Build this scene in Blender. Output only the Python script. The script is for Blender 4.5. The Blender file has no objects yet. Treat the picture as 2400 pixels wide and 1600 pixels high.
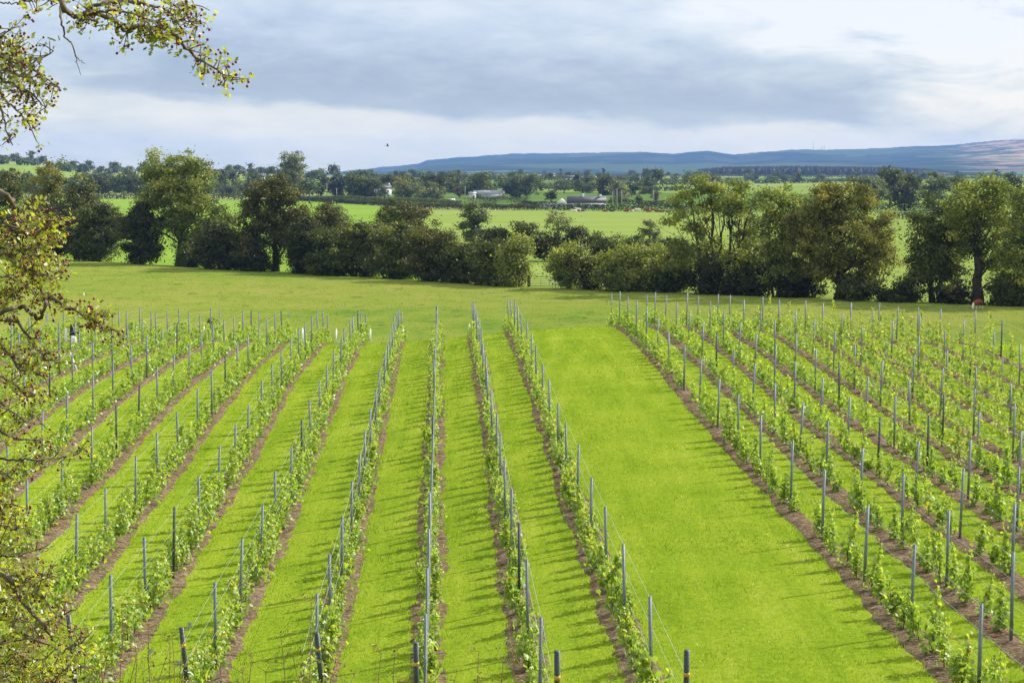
import bpy, math, random
import numpy as np
from mathutils import Vector

# ------------------------------------------------------------------ camera, sky, sun, exposure
sc = bpy.context.scene
R = math.radians
F, V0, U0 = 4100.0, 425.0, 1200.0          # focal length in photo pixels, horizon row, centre column
SUN_AZ, SUN_EL = 63.0, 37.0

cam_d = bpy.data.cameras.new('camera'); cam = bpy.data.objects.new('camera', cam_d)
sc.collection.objects.link(cam); sc.camera = cam
cam.location = (0, 0, 0); cam.rotation_euler = (R(90), 0, 0)
cam_d.sensor_width = 36; cam_d.lens = F / 2400 * 36
cam_d.shift_y = -(800 - V0) / 2400
cam_d.clip_start = 0.1; cam_d.clip_end = 30000

sun_d = bpy.data.lights.new('sun', 'SUN'); sun = bpy.data.objects.new('sun', sun_d)
sc.collection.objects.link(sun)
sun_d.energy = 4.4; sun_d.angle = R(0.5); sun_d.color = (1.0, 0.94, 0.84)
sdir = Vector((math.sin(R(SUN_AZ)) * math.cos(R(SUN_EL)), math.cos(R(SUN_AZ)) * math.cos(R(SUN_EL)), math.sin(R(SUN_EL))))
sun.rotation_euler = sdir.to_track_quat('Z', 'Y').to_euler()

vs = sc.view_settings
vs.view_transform = 'Standard'; vs.look = 'None'; vs.gamma = 1.0; vs.exposure = 1.0; vs.use_curve_mapping = False
sc.cycles.volume_bounces = 0; sc.cycles.max_bounces = 6; sc.cycles.transparent_max_bounces = 4
sc.cycles.diffuse_bounces = 3; sc.cycles.sample_clamp_indirect = 4


class NT:
    """small helper to wire shader nodes"""
    def __init__(s, tree):
        s.t = tree; tree.nodes.clear()
    def n(s, typ, ins=None, **kw):
        nd = s.t.nodes.new(typ)
        for k, v in kw.items(): setattr(nd, k, v)
        for k, v in (ins or {}).items(): s.put(nd.inputs[k], v)
        return nd
    def put(s, sock, v):
        if hasattr(v, 'is_output'): s.t.links.new(v, sock)
        elif hasattr(v, 'outputs'): s.t.links.new(v.outputs[0], sock)
        else: sock.default_value = v
    def m(s, op, a, b=0.0, c=0.0, clamp=False):
        nd = s.t.nodes.new('ShaderNodeMath'); nd.operation = op; nd.use_clamp = clamp
        for i, v in enumerate((a, b, c)): s.put(nd.inputs[i], v)
        return nd.outputs[0]
    def mix(s, f, a, b, blend='MIX'):
        nd = s.t.nodes.new('ShaderNodeMix'); nd.data_type = 'RGBA'; nd.blend_type = blend
        s.put(nd.inputs[0], f); s.put(nd.inputs[6], a); s.put(nd.inputs[7], b)
        return nd.outputs[2]
    def ramp(s, f, stops, interp='LINEAR'):
        nd = s.t.nodes.new('ShaderNodeValToRGB'); cr = nd.color_ramp; cr.interpolation = interp
        while len(cr.elements) < len(stops): cr.elements.new(0.5)
        for e, (p, c) in zip(cr.elements, stops):
            e.position = p; e.color = (c if hasattr(c, '__len__') else (c, c, c)) + ((1,) if not hasattr(c, '__len__') or len(c) == 3 else ())
        s.put(nd.inputs[0], f)
        return nd.outputs[0]
    def noise(s, vec, scale, detail=4, rough=0.5, dist=0.0):
        nd = s.n('ShaderNodeTexNoise', {'Scale': scale, 'Detail': detail, 'Roughness': rough, 'Distortion': dist})
        if vec is not None: s.put(nd.inputs['Vector'], vec)
        return nd.outputs[0]
    def mapr(s, v, a, b, c=0.0, d=1.0, smooth=True):
        nd = s.n('ShaderNodeMapRange', {0: v, 1: a, 2: b, 3: c, 4: d}); nd.clamp = True
        if smooth: nd.interpolation_type = 'SMOOTHSTEP'
        return nd.outputs[0]


def make_world():
    w = bpy.data.worlds.new('World'); sc.world = w; w.use_nodes = True
    t = NT(w.node_tree)
    out = t.n('ShaderNodeOutputWorld'); bg = t.n('ShaderNodeBackground')
    w.node_tree.links.new(bg.outputs[0], out.inputs[0])
    tc = t.n('ShaderNodeTexCoord').outputs['Generated']
    nm = t.n('ShaderNodeVectorMath', {0: tc}, operation='NORMALIZE').outputs[0]
    sp = t.n('ShaderNodeSeparateXYZ', {0: nm})
    x, y, z = sp.outputs
    az = t.m('ARCTAN2', x, y)
    el = t.m('ARCSINE', z)
    cv = t.n('ShaderNodeCombineXYZ', {0: t.m('MULTIPLY', az, 1.0), 1: t.m('MULTIPLY', el, 3.2), 2: 0.37}).outputs[0]
    n_big = t.noise(cv, 9, 6, 0.55, 0.3)
    n_fine = t.noise(cv, 30, 8, 0.62, 0.2)
    n_puff = t.noise(cv, 17, 7, 0.6, 0.6)
    wob = t.m('ADD', t.m('MULTIPLY', t.m('SUBTRACT', n_big, 0.5), 0.030), t.m('MULTIPLY', t.m('SUBTRACT', n_fine, 0.5), 0.016))
    # lower edge of the dark cloud bank, sloping down to the right
    edge = t.m('ADD', 0.0385, t.m('MULTIPLY', az, -0.052))
    d = t.m('ADD', t.m('SUBTRACT', el, edge), wob)
    band = t.ramp(t.m('MULTIPLY_ADD', d, 5.0, 0.3),      # position 0.3 = the edge itself, 0.05 per 0.01 rad
                  [(0.0, 0.55), (0.12, 0.62), (0.255, 0.86), (0.285, 0.76), (0.318, 0.20), (0.352, 0.10), (0.41, 0.24), (0.48, 0.42), (0.57, 0.62), (0.78, 0.70), (1.0, 0.5)])
    # the bank thins out far left and far right
    lmask = t.mapr(az, -0.29, -0.17); rmask = t.mapr(t.m('ADD', az, t.m('MULTIPLY', n_big, 0.12)), 0.235, 0.31, 1.0, 0.0)
    bmask = t.m('MULTIPLY', t.m('MULTIPLY_ADD', lmask, 0.75, 0.25), rmask)
    light = t.m('ADD', 0.66, t.m('MULTIPLY', t.m('SUBTRACT', n_puff, 0.5), 0.9))
    c = t.m('ADD', t.m('MULTIPLY', band, bmask), t.m('MULTIPLY', light, t.m('SUBTRACT', 1.0, bmask)))
    diag = t.noise(t.n('ShaderNodeCombineXYZ', {0: t.m('ADD', t.m('MULTIPLY', az, 9.0), t.m('MULTIPLY', el, 20.0)), 1: t.m('SUBTRACT', t.m('MULTIPLY', el, 44.0), t.m('MULTIPLY', az, -9.0)), 2: 1.3}).outputs[0], 1.0, 6, 0.55, 0.4)
    c = t.m('ADD', c, t.m('ADD', t.m('MULTIPLY', t.m('SUBTRACT', n_fine, 0.5), 0.42), t.m('MULTIPLY', t.m('SUBTRACT', n_puff, 0.5), 0.42)))
    c = t.m('ADD', c, t.m('MULTIPLY', t.m('SUBTRACT', diag, 0.5), t.mapr(d, -0.01, 0.03, 0.20, 0.38)))
    # bright sunlit cloud tops towards the sun side
    thr = t.m('ADD', az, t.m('MULTIPLY_ADD', el, 2.38, -0.333))      # bright towers up and to the right of a slanting line
    thr = t.m('ADD', thr, t.m('MULTIPLY', t.m('SUBTRACT', n_big, 0.5), 0.22))
    tr = t.m('MULTIPLY', t.mapr(thr, -0.035, 0.06), t.mapr(el, 0.02, 0.05))
    c = t.m('ADD', c, t.m('MULTIPLY', tr, t.m('MULTIPLY_ADD', n_puff, 1.3, -0.20)))
    col = t.ramp(c, [(0.0, (0.325, 0.395, 0.545)), (0.2, (0.405, 0.485, 0.63)), (0.45, (0.57, 0.655, 0.775)), (0.7, (0.76, 0.815, 0.88)), (1.0, (0.97, 0.97, 0.985))])
    # brightness of the rest of the dome (what lights the ground), raised overhead to lighten the shadows
    up = t.mapr(el, 0.12, 0.6, 1.0, 1.25)
    col = t.mix(1.0, col, t.n('ShaderNodeCombineXYZ', {0: up, 1: up, 2: up}).outputs[0], 'MULTIPLY')
    sky = t.n('ShaderNodeTexSky', sky_type='NISHITA', sun_disc=False, sun_elevation=R(SUN_EL), sun_rotation=R(SUN_AZ))
    skyc = t.mix(1.0, sky.outputs[0], (0.10, 0.10, 0.10, 1), 'MULTIPLY')
    low = t.mapr(el, 0.0, 0.10)
    col = t.mix(1.0, col, t.mix(low, (1.34, 1.15, 0.76, 1), (1, 1, 1, 1)), 'MULTIPLY')
    cloud = t.mix(1.0, col, (0.50, 0.50, 0.495, 1), 'MULTIPLY')
    t.put(bg.inputs[0], t.mix(0.90, skyc, cloud)); bg.inputs[1].default_value = 1.0
    w.cycles.sampling_method = 'MANUAL'; w.cycles.sample_map_resolution = 1024


make_world()

# ------------------------------------------------------------------ helpers
rng = np.random.default_rng(7)
random.seed(7)
COL = sc.collection


def link(o, parent=None):
    COL.objects.link(o)
    if parent is not None: o.parent = parent
    return o


def tag(o, label=None, cat=None, group=None, kind=None):
    if label: o['label'] = label
    if cat: o['category'] = cat
    if group: o['group'] = group
    if kind: o['kind'] = kind
    return o


def empty(name, loc, label, cat, group=None):
    o = bpy.data.objects.new(name, None); o.location = loc; o.empty_display_size = 0.3
    return tag(link(o), label, cat, group)


def mesh_np(name, v, polys, mat=None, tint=None, smooth=False):
    """v (N,3); polys: list of (M,k) index arrays; tint: per-face floats"""
    me = bpy.data.meshes.new(name)
    v = np.asarray(v, np.float32)
    polys = [np.asarray(p, np.int32) for p in (polys if isinstance(polys, list) else [polys]) if len(p)]
    me.vertices.add(len(v)); me.vertices.foreach_set('co', v.ravel())
    idx = np.concatenate([p.ravel() for p in polys])
    tot = np.concatenate([np.full(len(p), p.shape[1], np.int32) for p in polys])
    start = np.concatenate([[0], np.cumsum(tot)[:-1]]).astype(np.int32)
    me.loops.add(len(idx)); me.loops.foreach_set('vertex_index', idx)
    me.polygons.add(len(tot)); me.polygons.foreach_set('loop_start', start)
    if smooth: me.polygons.foreach_set('use_smooth', np.ones(len(tot), bool))
    if tint is not None:
        a = me.attributes.new('tint', 'FLOAT', 'FACE'); a.data.foreach_set('value', np.asarray(tint, np.float32))
    me.update(calc_edges=True)
    if mat: me.materials.append(mat)
    return me


def obj(name, me, parent=None, loc=None):
    o = bpy.data.objects.new(name, me)
    if loc is not None: o.location = loc
    return link(o, parent)


class Geo:
    """collects boxes, tubes and faces into one mesh"""
    def __init__(s): s.v = []; s.f = {}; s.n = 0
    def add(s, v, faces):
        for f in faces: s.f.setdefault(len(f), []).append([i + s.n for i in f])
        s.v.extend([tuple(p) for p in v]); s.n += len(v)
    def box(s, c, size, rz=0.0, taper=1.0):
        x, y, z = (k / 2 for k in size); ca, sa = math.cos(rz), math.sin(rz); vs_ = []
        for dz in (-1, 1):
            k = 1 if dz < 0 else taper
            for dx, dy in ((-1, -1), (1, -1), (1, 1), (-1, 1)):
                px, py = dx * x * k, dy * y * k
                vs_.append((c[0] + px * ca - py * sa, c[1] + px * sa + py * ca, c[2] + dz * z))
        s.add(vs_, [(3, 2, 1, 0), (4, 5, 6, 7), (0, 1, 5, 4), (1, 2, 6, 5), (2, 3, 7, 6), (3, 0, 4, 7)])
    def tube(s, pts, rad, k=6, cap=True):
        pts = [Vector(p) for p in pts]; n = len(pts)
        rad = rad if hasattr(rad, '__len__') else [rad] * n
        vs_ = []; prev = None
        for i in range(n):
            t = (pts[min(i + 1, n - 1)] - pts[max(i - 1, 0)])
            t = t.normalized() if t.length > 1e-9 else Vector((0, 0, 1))
            a = prev if prev is not None else (Vector((1, 0, 0)) if abs(t.x) < 0.8 else Vector((0, 1, 0)))
            a = (a - t * a.dot(t)).normalized(); prev = a; b = t.cross(a)
            for j in range(k):
                th = 2 * math.pi * j / k
                vs_.append(pts[i] + (a * math.cos(th) + b * math.sin(th)) * rad[i])
        fs = []
        for i in range(n - 1):
            for j in range(k):
                fs.append((i * k + j, i * k + (j + 1) % k, (i + 1) * k + (j + 1) % k, (i + 1) * k + j))
        if cap: fs += [tuple(range(k))[::-1], tuple((n - 1) * k + j for j in range(k))]
        s.add(vs_, fs)
    def mesh(s, name, mat, smooth=False, tint=None):
        return mesh_np(name, s.v, [np.array(f) for f in s.f.values()], mat, tint, smooth)


def P(u, v, d):
    return np.array([(u - U0) / F * d, d, (V0 - v) / F * d])


def sstep(x, a, b):
    t = np.clip((np.asarray(x, float) - a) / (b - a), 0, 1); return t * t * (3 - 2 * t)


_lat = rng.random((64, 64))


def vnoise(x, y):
    """smooth value noise, vectorised, range 0..1"""
    x = np.asarray(x, float); y = np.asarray(y, float)
    xi = np.floor(x).astype(int); yi = np.floor(y).astype(int)
    fx = x - xi; fy = y - yi; fx = fx * fx * (3 - 2 * fx); fy = fy * fy * (3 - 2 * fy)
    g = lambda a, b: _lat[a % 64, b % 64]
    return (g(xi, yi) * (1 - fx) + g(xi + 1, yi) * fx) * (1 - fy) + (g(xi, yi + 1) * (1 - fx) + g(xi + 1, yi + 1) * fx) * fy


# ------------------------------------------------------------------ terrain heights (camera eye at z = 0)
VPX = 1037.0
SLOPE = (U0 - VPX) / F                    # vine rows head a little to the left
_rows = {
    -5.0: [(491, 1576), (560, 1457), (677, 1197), (842, 806)], -7.3: [(325, 1478), (459, 1268), (612, 1000), (763, 800)],
    -9.6: [(164, 1413), (306, 1279), (486, 1000), (597, 856), (665, 795)], -11.9: [(54, 1279), (214, 1126), (344, 1000), (536, 833)],
    -14.2: [(8, 1168), (204, 983), (413, 840)], -16.5: [(89, 978), (319, 843)],
    10.0: [(2125, 1509), (1990, 1361), (1907, 1268), (1845, 1199), (1778, 1126), (1722, 1063), (1600, 921), (1573, 881), (1516, 825), (1489, 800)],
    12.0: [(2243, 1411), (2344, 1501), (2088, 1275)], 14.1: [(2365, 1358), (2296, 1306), (2222, 1245), (2128, 1178), (1876, 976), (1800, 902)],
    16.2: [(1800, 833), (1884, 909), (1943, 948), (2009, 986)], 18.4: [(1828, 787), (1899, 840), (1979, 902), (2055, 950), (2106, 986)],
    20.6: [(1922, 792), (1979, 838), (2055, 889), (2132, 940), (2208, 981)], 22.8: [(2017, 797), (2093, 838), (2157, 884), (2221, 927), (2336, 993)],
    25.0: [(2101, 800), (2208, 863)], 27.2: [(2198, 807), (2310, 874)], 3.95: [(1473, 1524), (1355, 1191), (1278, 1000)], 1.8: [(1183, 1214)],
}
_gx, _gd, _gz = [], [], []
for _X, _l in _rows.items():
    for _u, _v in _l:
        _d = _X * F / (_u - VPX); _gx.append(_X); _gd.append(_d); _gz.append((V0 - _v) / F * _d)
for _X, _d, _v in ((0, 95, 806), (6, 92, 796), (-3, 100, 806), (0, 40, 1445), (-2.5, 40, 1470), (-24, 100, 825), (-24, 75, 960)):
    _gx.append(_X); _gd.append(_d); _gz.append((V0 - _v) / F * _d)
_gx, _gd, _gz = map(np.array, (_gx, _gd, _gz))
_kern = lambda xa, da, xb, db: 0.8 * np.exp(-0.5 * (((xa[:, None] - xb[None]) / 11) ** 2 + ((da[:, None] - db[None]) / 26) ** 2))
_w = np.linalg.solve(_kern(_gx, _gd, _gx, _gd) + 0.09 * np.eye(len(_gx)), _gz + 9.5)
GX = np.arange(-26, 36, 1.0); GD = np.arange(26, 113, 1.5)
_A, _B = np.meshgrid(GX, GD, indexing='ij')
GZ = (_kern(_A.ravel(), _B.ravel(), _gx, _gd) @ _w - 9.5).reshape(_A.shape)


def h_vine(X, d):
    X = np.clip(X, GX[0], GX[-1] - 1e-6); d = np.clip(d, GD[0], GD[-1] - 1e-6)
    i = np.floor((X - GX[0])).astype(int); j = np.floor((d - GD[0]) / 1.5).astype(int)
    i = np.clip(i, 0, len(GX) - 2); j = np.clip(j, 0, len(GD) - 2)
    fx = X - GX[i]; fd = (d - GD[j]) / 1.5
    return (GZ[i, j] * (1 - fx) + GZ[i + 1, j] * fx) * (1 - fd) + (GZ[i, j + 1] * (1 - fx) + GZ[i + 1, j + 1] * fx) * fd


HX = np.array([-200, -76.7, -65, -34.4, 0, 12.7, 32, 52, 150]); HY = np.array([330, 262, 255, 235, 208, 200, 188, 178, 160])
HZ = np.array([-11.0, -11.2, -11.5, -12.1, -12.5, -12.45, -12.6, -12.8, -13])
hedge_y = lambda x: np.interp(x, HX, HY)
BKY = np.array([-40, 0, 4, 8, 15, 22, 27, 31]); BKZ = np.array([-1.9, -1.7, -2.15, -3.5, -6.3, -8.6, -9.6, -9.9])
VLY = np.array([0, 285, 700, 800, 900, 1000, 1300, 1600, 2000, 3000, 4200]); VLZ = np.array([-12.9, -13, -12.7, -12.2, -11.0, -9.2, -5.2, -1.5, 1.5, 7, 15.])
RGU = np.array([-900, 0, 60, 110, 200, 400, 640, 800, 860]); RGA = np.array([18, 20, 20, 15, 9, 6, 6, 0, 0.0])


def H(x, y):
    x = np.asarray(x, float); y = np.asarray(y, float); x, y = np.broadcast_arrays(x, y)
    X = x + SLOPE * y
    yc = 96 + 0.55 * np.clip(-X - 1, 0, 14) + 0.0 * X
    hv = h_vine(X, np.minimum(y, yc)); over = np.clip(y - yc, 0, 60)
    hv = hv - 0.0066 * over ** 2
    yh = hedge_y(x); zh = np.interp(x, HX, HZ)
    k = np.clip((yh - y) / (yh - 130), 0, 1)
    hp = zh + (-12.75 - zh) * k ** 1.5 + 0.25 * (vnoise(x / 31, y / 31) - 0.5) * (k > 0)
    w1 = sstep(hv - hp, 0.9, -0.9) * (y > yc)
    front = hv * (1 - w1) + hp * w1
    front = np.where(over > 30, hp, front)
    hb = np.interp(y, BKY, BKZ) + 0.25 * (vnoise(x / 3.1, y / 3.1) - 0.5)
    wb = sstep(y, 24, 31); front = np.where(y < 31, hb * (1 - wb) + hv * wb, front)
    zvl = np.interp(y, VLY, VLZ)
    u = U0 + F * x / np.maximum(y, 1)
    zvl = zvl + np.interp(u, RGU, RGA) * np.exp(-((y - 1900) / 380) ** 2) + (vnoise(x / 260 + 3, y / 260) - 0.5) * np.clip((y - 900) / 900, 0, 1.3) * 6
    zvl = zvl - 1.3 * sstep(u, 760, 560) * sstep(y, 800, 1000) * sstep(y, 1400, 1100)
    wv = sstep(y, yh - 2, yh + 30)
    return np.where(y > yh - 2, front * (1 - wv) + zvl * wv, front)


Hs = lambda x, y: float(H(np.array([x]), np.array([y]))[0])

# ------------------------------------------------------------------ materials


def mat(name):
    m = bpy.data.materials.new(name); m.use_nodes = True
    t = NT(m.node_tree); out = t.n('ShaderNodeOutputMaterial')
    return m, t, out


def simple(name, col, rough=0.7, metal=0.0, vary=0.15, scale=6.0, spec=0.3):
    m, t, out = mat(name)
    g = t.n('ShaderNodeTexCoord').outputs['Object']
    n = t.noise(g, scale, 4, 0.6)
    c = t.mix(t.mapr(n, 0.3, 0.7), tuple(k * (1 - vary) for k in col) + (1,), tuple(min(1, k * (1 + vary)) for k in col) + (1,))
    b = t.n('ShaderNodeBsdfPrincipled', {'Base Color': c, 'Roughness': rough, 'Metallic': metal, 'Specular IOR Level': spec})
    t.put(out.inputs[0], b)
    return m


def leaf_mat(name, stops, trans=0.4, gloss=0.06, grough=0.4):
    m, t, out = mat(name)
    a = t.n('ShaderNodeAttribute', attribute_name='tint').outputs['Fac']
    c = t.ramp(a, stops)
    warm = t.mix(1.0, c, (1.25, 1.35, 0.55, 1), 'MULTIPLY')
    d = t.n('ShaderNodeBsdfDiffuse', {0: c}); tr = t.n('ShaderNodeBsdfTranslucent', {0: warm})
    gl = t.n('ShaderNodeBsdfGlossy', {0: (1, 1, 1, 1), 'Roughness': grough})
    s = t.n('ShaderNodeMixShader', {0: trans, 1: d.outputs[0], 2: tr.outputs[0]})
    s = t.n('ShaderNodeMixShader', {0: gloss, 1: s.outputs[0], 2: gl.outputs[0]})
    t.put(out.inputs[0], s)
    return m


def ground_mat(name, build, bump=0.25, bscale=30.0, rough=0.9):
    m, t, out = mat(name)
    pos = t.n('ShaderNodeNewGeometry').outputs['Position']
    c = build(t, pos)
    h = t.noise(pos, bscale, 5, 0.65)
    bp = t.n('ShaderNodeBump', {'Strength': bump, 'Distance': 0.05, 'Height': h})
    b = t.n('ShaderNodeBsdfDiffuse', {0: c, 1: 0.6, 'Normal': bp.outputs[0]})
    t.put(out.inputs[0], b)
    return m


def stretch(t, pos, sx, sy, sz=1.0, rot=0.0):
    return t.n('ShaderNodeMapping', {0: pos, 'Rotation': (0, 0, rot), 'Scale': (sx, sy, sz)}).outputs[0]


def lawn_build(t, pos):
    v = stretch(t, pos, 1, 1, 0)
    a = t.noise(v, 0.35, 5, 0.6); b = t.noise(v, 5.5, 6, 0.7); l = t.noise(stretch(t, pos, 1, 0.12, 0, SLOPE), 1.3, 3, 0.5)
    f = t.m('SUBTRACT', t.m('ADD', t.m('MULTIPLY', a, 0.34), t.m('ADD', t.m('MULTIPLY', b, 0.6), t.m('MULTIPLY', l, 0.4))), 0.13)
    return t.ramp(f, [(0.32, (0.095, 0.155, 0.011)), (0.48, (0.172, 0.255, 0.016)), (0.60, (0.232, 0.306, 0.024)), (0.74, (0.30, 0.345, 0.055))])


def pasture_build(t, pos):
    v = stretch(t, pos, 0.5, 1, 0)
    big = t.noise(v, 0.035, 4, 0.6, 0.6); mid = t.noise(stretch(t, pos, 0.30, 0.16, 0), 0.8, 5, 0.65); fine = t.noise(stretch(t, pos, 0.8, 0.35, 0), 1.6, 6, 0.75)  # big: dim cloud-shadow bands painted into the grass colour as broad patches
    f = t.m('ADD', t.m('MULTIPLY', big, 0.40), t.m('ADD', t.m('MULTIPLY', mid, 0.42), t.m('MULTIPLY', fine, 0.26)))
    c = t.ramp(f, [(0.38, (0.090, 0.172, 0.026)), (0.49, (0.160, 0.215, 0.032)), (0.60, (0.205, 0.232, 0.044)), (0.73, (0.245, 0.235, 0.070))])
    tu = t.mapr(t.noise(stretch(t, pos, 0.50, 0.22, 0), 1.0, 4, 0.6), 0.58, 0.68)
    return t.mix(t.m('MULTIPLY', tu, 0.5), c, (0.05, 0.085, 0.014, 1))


def field_build(lo, hi, k=1.0):
    def f(t, pos):
        v = stretch(t, pos, 0.35, 1, 0)
        a = t.noise(v, 0.03 * k, 4, 0.6); b = t.noise(v, 0.6 * k, 6, 0.75)
        x = t.m('ADD', t.m('MULTIPLY', a, 0.55), t.m('MULTIPLY', b, 0.45))
        return t.mix(t.mapr(x, 0.36, 0.64), lo + (1,), hi + (1,))
    return f


def patch_build(t, pos):
    v = stretch(t, pos, 0.0040, 0.0032, 0, 0.35)
    vo = t.n('ShaderNodeTexVoronoi', {'Vector': v, 'Scale': 1.0, 'Randomness': 0.85}); vo.distance = 'CHEBYCHEV'
    r = t.n('ShaderNodeSeparateColor', {0: vo.outputs['Color']}).outputs[0]
    c = t.ramp(r, [(0.0, (0.10, 0.17, 0.035)), (0.2, (0.21, 0.29, 0.06)), (0.45, (0.16, 0.25, 0.045)), (0.6, (0.27, 0.31, 0.09)), (0.75, (0.19, 0.28, 0.055)), (0.9, (0.32, 0.31, 0.12))], 'CONSTANT')
    n = t.noise(pos, 0.02, 5, 0.6)
    return t.mix(t.mapr(n, 0.35, 0.65, 0.0, 0.3), c, (0.12, 0.19, 0.04, 1))


def soil_build(t, pos):
    v = stretch(t, pos, 1, 1, 0)
    a = t.noise(v, 1.6, 6, 0.7); b = t.noise(stretch(t, pos, 0.6, 1.0, 0), 5.0, 6, 0.75); s = t.noise(stretch(t, pos, 0.6, 1.8, 0, 0.5), 11, 4, 0.7)
    f = t.m('SUBTRACT', t.m('ADD', t.m('MULTIPLY', a, 0.65), t.m('MULTIPLY', b, 0.95)), 0.29)
    c = t.ramp(f, [(0.3, (0.045, 0.031, 0.020)), (0.45, (0.125, 0.088, 0.058)), (0.57, (0.185, 0.130, 0.082)), (0.70, (0.34, 0.26, 0.17))])
    red = t.mapr(t.noise(v, 0.33, 3, 0.5), 0.58, 0.78)
    c = t.mix(t.m('MULTIPLY', red, 0.55), c, (0.20, 0.075, 0.028, 1))
    return t.mix(t.m('MULTIPLY', t.mapr(s, 0.53, 0.62), 0.75), c, (0.42, 0.34, 0.23, 1))


def bank_build(t, pos):
    f = t.noise(stretch(t, pos, 1, 1, 0), 2.5, 6, 0.7)
    return t.ramp(f, [(0.3, (0.045, 0.05, 0.012)), (0.55, (0.10, 0.13, 0.025)), (0.75, (0.17, 0.15, 0.06))])


def hill_build(t, pos):
    sp = t.n('ShaderNodeSeparateXYZ', {0: pos})
    v = stretch(t, pos, 0.0011, 0.00075, 0.010, 0.2)
    vo = t.n('ShaderNodeTexVoronoi', {'Vector': v, 'Scale': 1.0, 'Randomness': 1.0}); vo.distance = 'MANHATTAN'
    r = t.n('ShaderNodeSeparateColor', {0: vo.outputs['Color']}).outputs[1]
    c = t.ramp(r, [(0.0, (0.012, 0.026, 0.018)), (0.35, (0.06, 0.092, 0.045)), (0.6, (0.125, 0.175, 0.075)), (0.8, (0.022, 0.042, 0.026))], 'CONSTANT')
    n = t.noise(pos, 0.0035, 6, 0.7)
    c = t.mix(t.mapr(n, 0.42, 0.62, 0, 0.55), c, (0.075, 0.10, 0.045, 1))
    heath = t.m('MULTIPLY', t.mapr(t.m('ADD', t.m('DIVIDE', sp.outputs[0], sp.outputs[1]), t.m('MULTIPLY', t.m('SUBTRACT', n, .5), .09)), 0.245, 0.285), t.mapr(t.m('ADD', sp.outputs[2], t.m('MULTIPLY', n, 90)), 70, 120))
    heath = t.m('MULTIPLY', heath, t.mapr(t.noise(stretch(t, pos, 1, 1, 3), 0.0045, 6, 0.65), 0.42, 0.58))
    return t.mix(heath, c, (0.48, 0.31, 0.19, 1))


M = {}
M['lawn'] = ground_mat('lawn_grass', lawn_build, 0.5, 14)
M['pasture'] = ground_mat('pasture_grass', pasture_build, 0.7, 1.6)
M['field_lime'] = ground_mat('lime_field', field_build((0.16, 0.265, 0.035), (0.205, 0.31, 0.045)), 0.1, 0.5)
M['field'] = ground_mat('grazed_field', field_build((0.185, 0.26, 0.05), (0.245, 0.305, 0.075)), 0.1, 0.5)
M['patch'] = ground_mat('patchwork_fields', patch_build, 0.1, 0.1)
M['hill'] = ground_mat('forested_hills', hill_build, 0.5, 0.02)
M['soil'] = ground_mat('bare_soil', soil_build, 1.0, 22)
M['bank'] = ground_mat('rough_bank', bank_build, 0.8, 9)
M['blade'] = leaf_mat('grass_blade', [(0.0, (0.080, 0.145, 0.010)), (0.5, (0.185, 0.278, 0.016)), (0.9, (0.31, 0.385, 0.045)), (1.0, (0.60, 0.62, 0.36))], 0.45, 0.02, 0.5)
M['vine_leaf'] = leaf_mat('vine_leaf', [(0.0, (0.105, 0.18, 0.028)), (0.5, (0.235, 0.335, 0.050)), (0.85, (0.40, 0.47, 0.080)), (1.0, (0.48, 0.38, 0.05))], 0.50, 0.035, 0.5)
M['vine_yellow'] = leaf_mat('yellowing_vine_leaf', [(0.0, (0.095, 0.165, 0.026)), (0.45, (0.21, 0.30, 0.050)), (0.8, (0.34, 0.40, 0.085)), (1.0, (0.52, 0.38, 0.05))], 0.50, 0.035, 0.5)
M['haw_leaf'] = leaf_mat('hawthorn_leaf', [(0.0, (0.11, 0.15, 0.026)), (0.4, (0.28, 0.31, 0.042)), (0.75, (0.43, 0.41, 0.06)), (0.95, (0.54, 0.45, 0.07)), (1.0, (0.36, 0.15, 0.03))], 0.58, 0.05, 0.42)
PAL = {
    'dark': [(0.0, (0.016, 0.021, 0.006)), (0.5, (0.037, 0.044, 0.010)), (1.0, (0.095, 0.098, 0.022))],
    'mid': [(0.0, (0.024, 0.034, 0.008)), (0.5, (0.056, 0.070, 0.015)), (1.0, (0.135, 0.142, 0.030))],
    'olive': [(0.0, (0.032, 0.040, 0.012)), (0.5, (0.070, 0.080, 0.024)), (1.0, (0.150, 0.150, 0.048))],
    'ash': [(0.0, (0.034, 0.046, 0.010)), (0.5, (0.088, 0.104, 0.022)), (1.0, (0.200, 0.200, 0.042))],
    'brown': [(0.0, (0.026, 0.031, 0.009)), (0.5, (0.060, 0.064, 0.016)), (1.0, (0.145, 0.125, 0.028))],
    'gold': [(0.0, (0.038, 0.042, 0.010)), (0.5, (0.094, 0.096, 0.020)), (1.0, (0.190, 0.158, 0.036))],
    'grey': [(0.0, (0.035, 0.050, 0.024)), (0.5, (0.080, 0.100, 0.048)), (1.0, (0.155, 0.165, 0.085))],
    'pale': [(0.0, (0.060, 0.075, 0.030)), (0.5, (0.130, 0.140, 0.062)), (1.0, (0.230, 0.225, 0.115))],
    'copper': [(0.0, (0.034, 0.026, 0.016)), (0.5, (0.072, 0.052, 0.032)), (1.0, (0.125, 0.090, 0.055))],
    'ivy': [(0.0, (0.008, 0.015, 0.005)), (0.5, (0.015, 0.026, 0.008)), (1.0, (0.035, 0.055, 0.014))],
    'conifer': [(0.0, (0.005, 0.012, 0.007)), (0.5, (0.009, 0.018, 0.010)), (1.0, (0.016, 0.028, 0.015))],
    'fir': [(0.0, (0.008, 0.018, 0.010)), (0.5, (0.016, 0.030, 0.016)), (1.0, (0.035, 0.055, 0.028))],
}
BRI = {'dark': 1.1, 'ivy': .9, 'fir': 1.0, 'mid': 1.35, 'brown': 1.35, 'ash': 2.05, 'gold': 1.95, 'conifer': 1.0}
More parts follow.
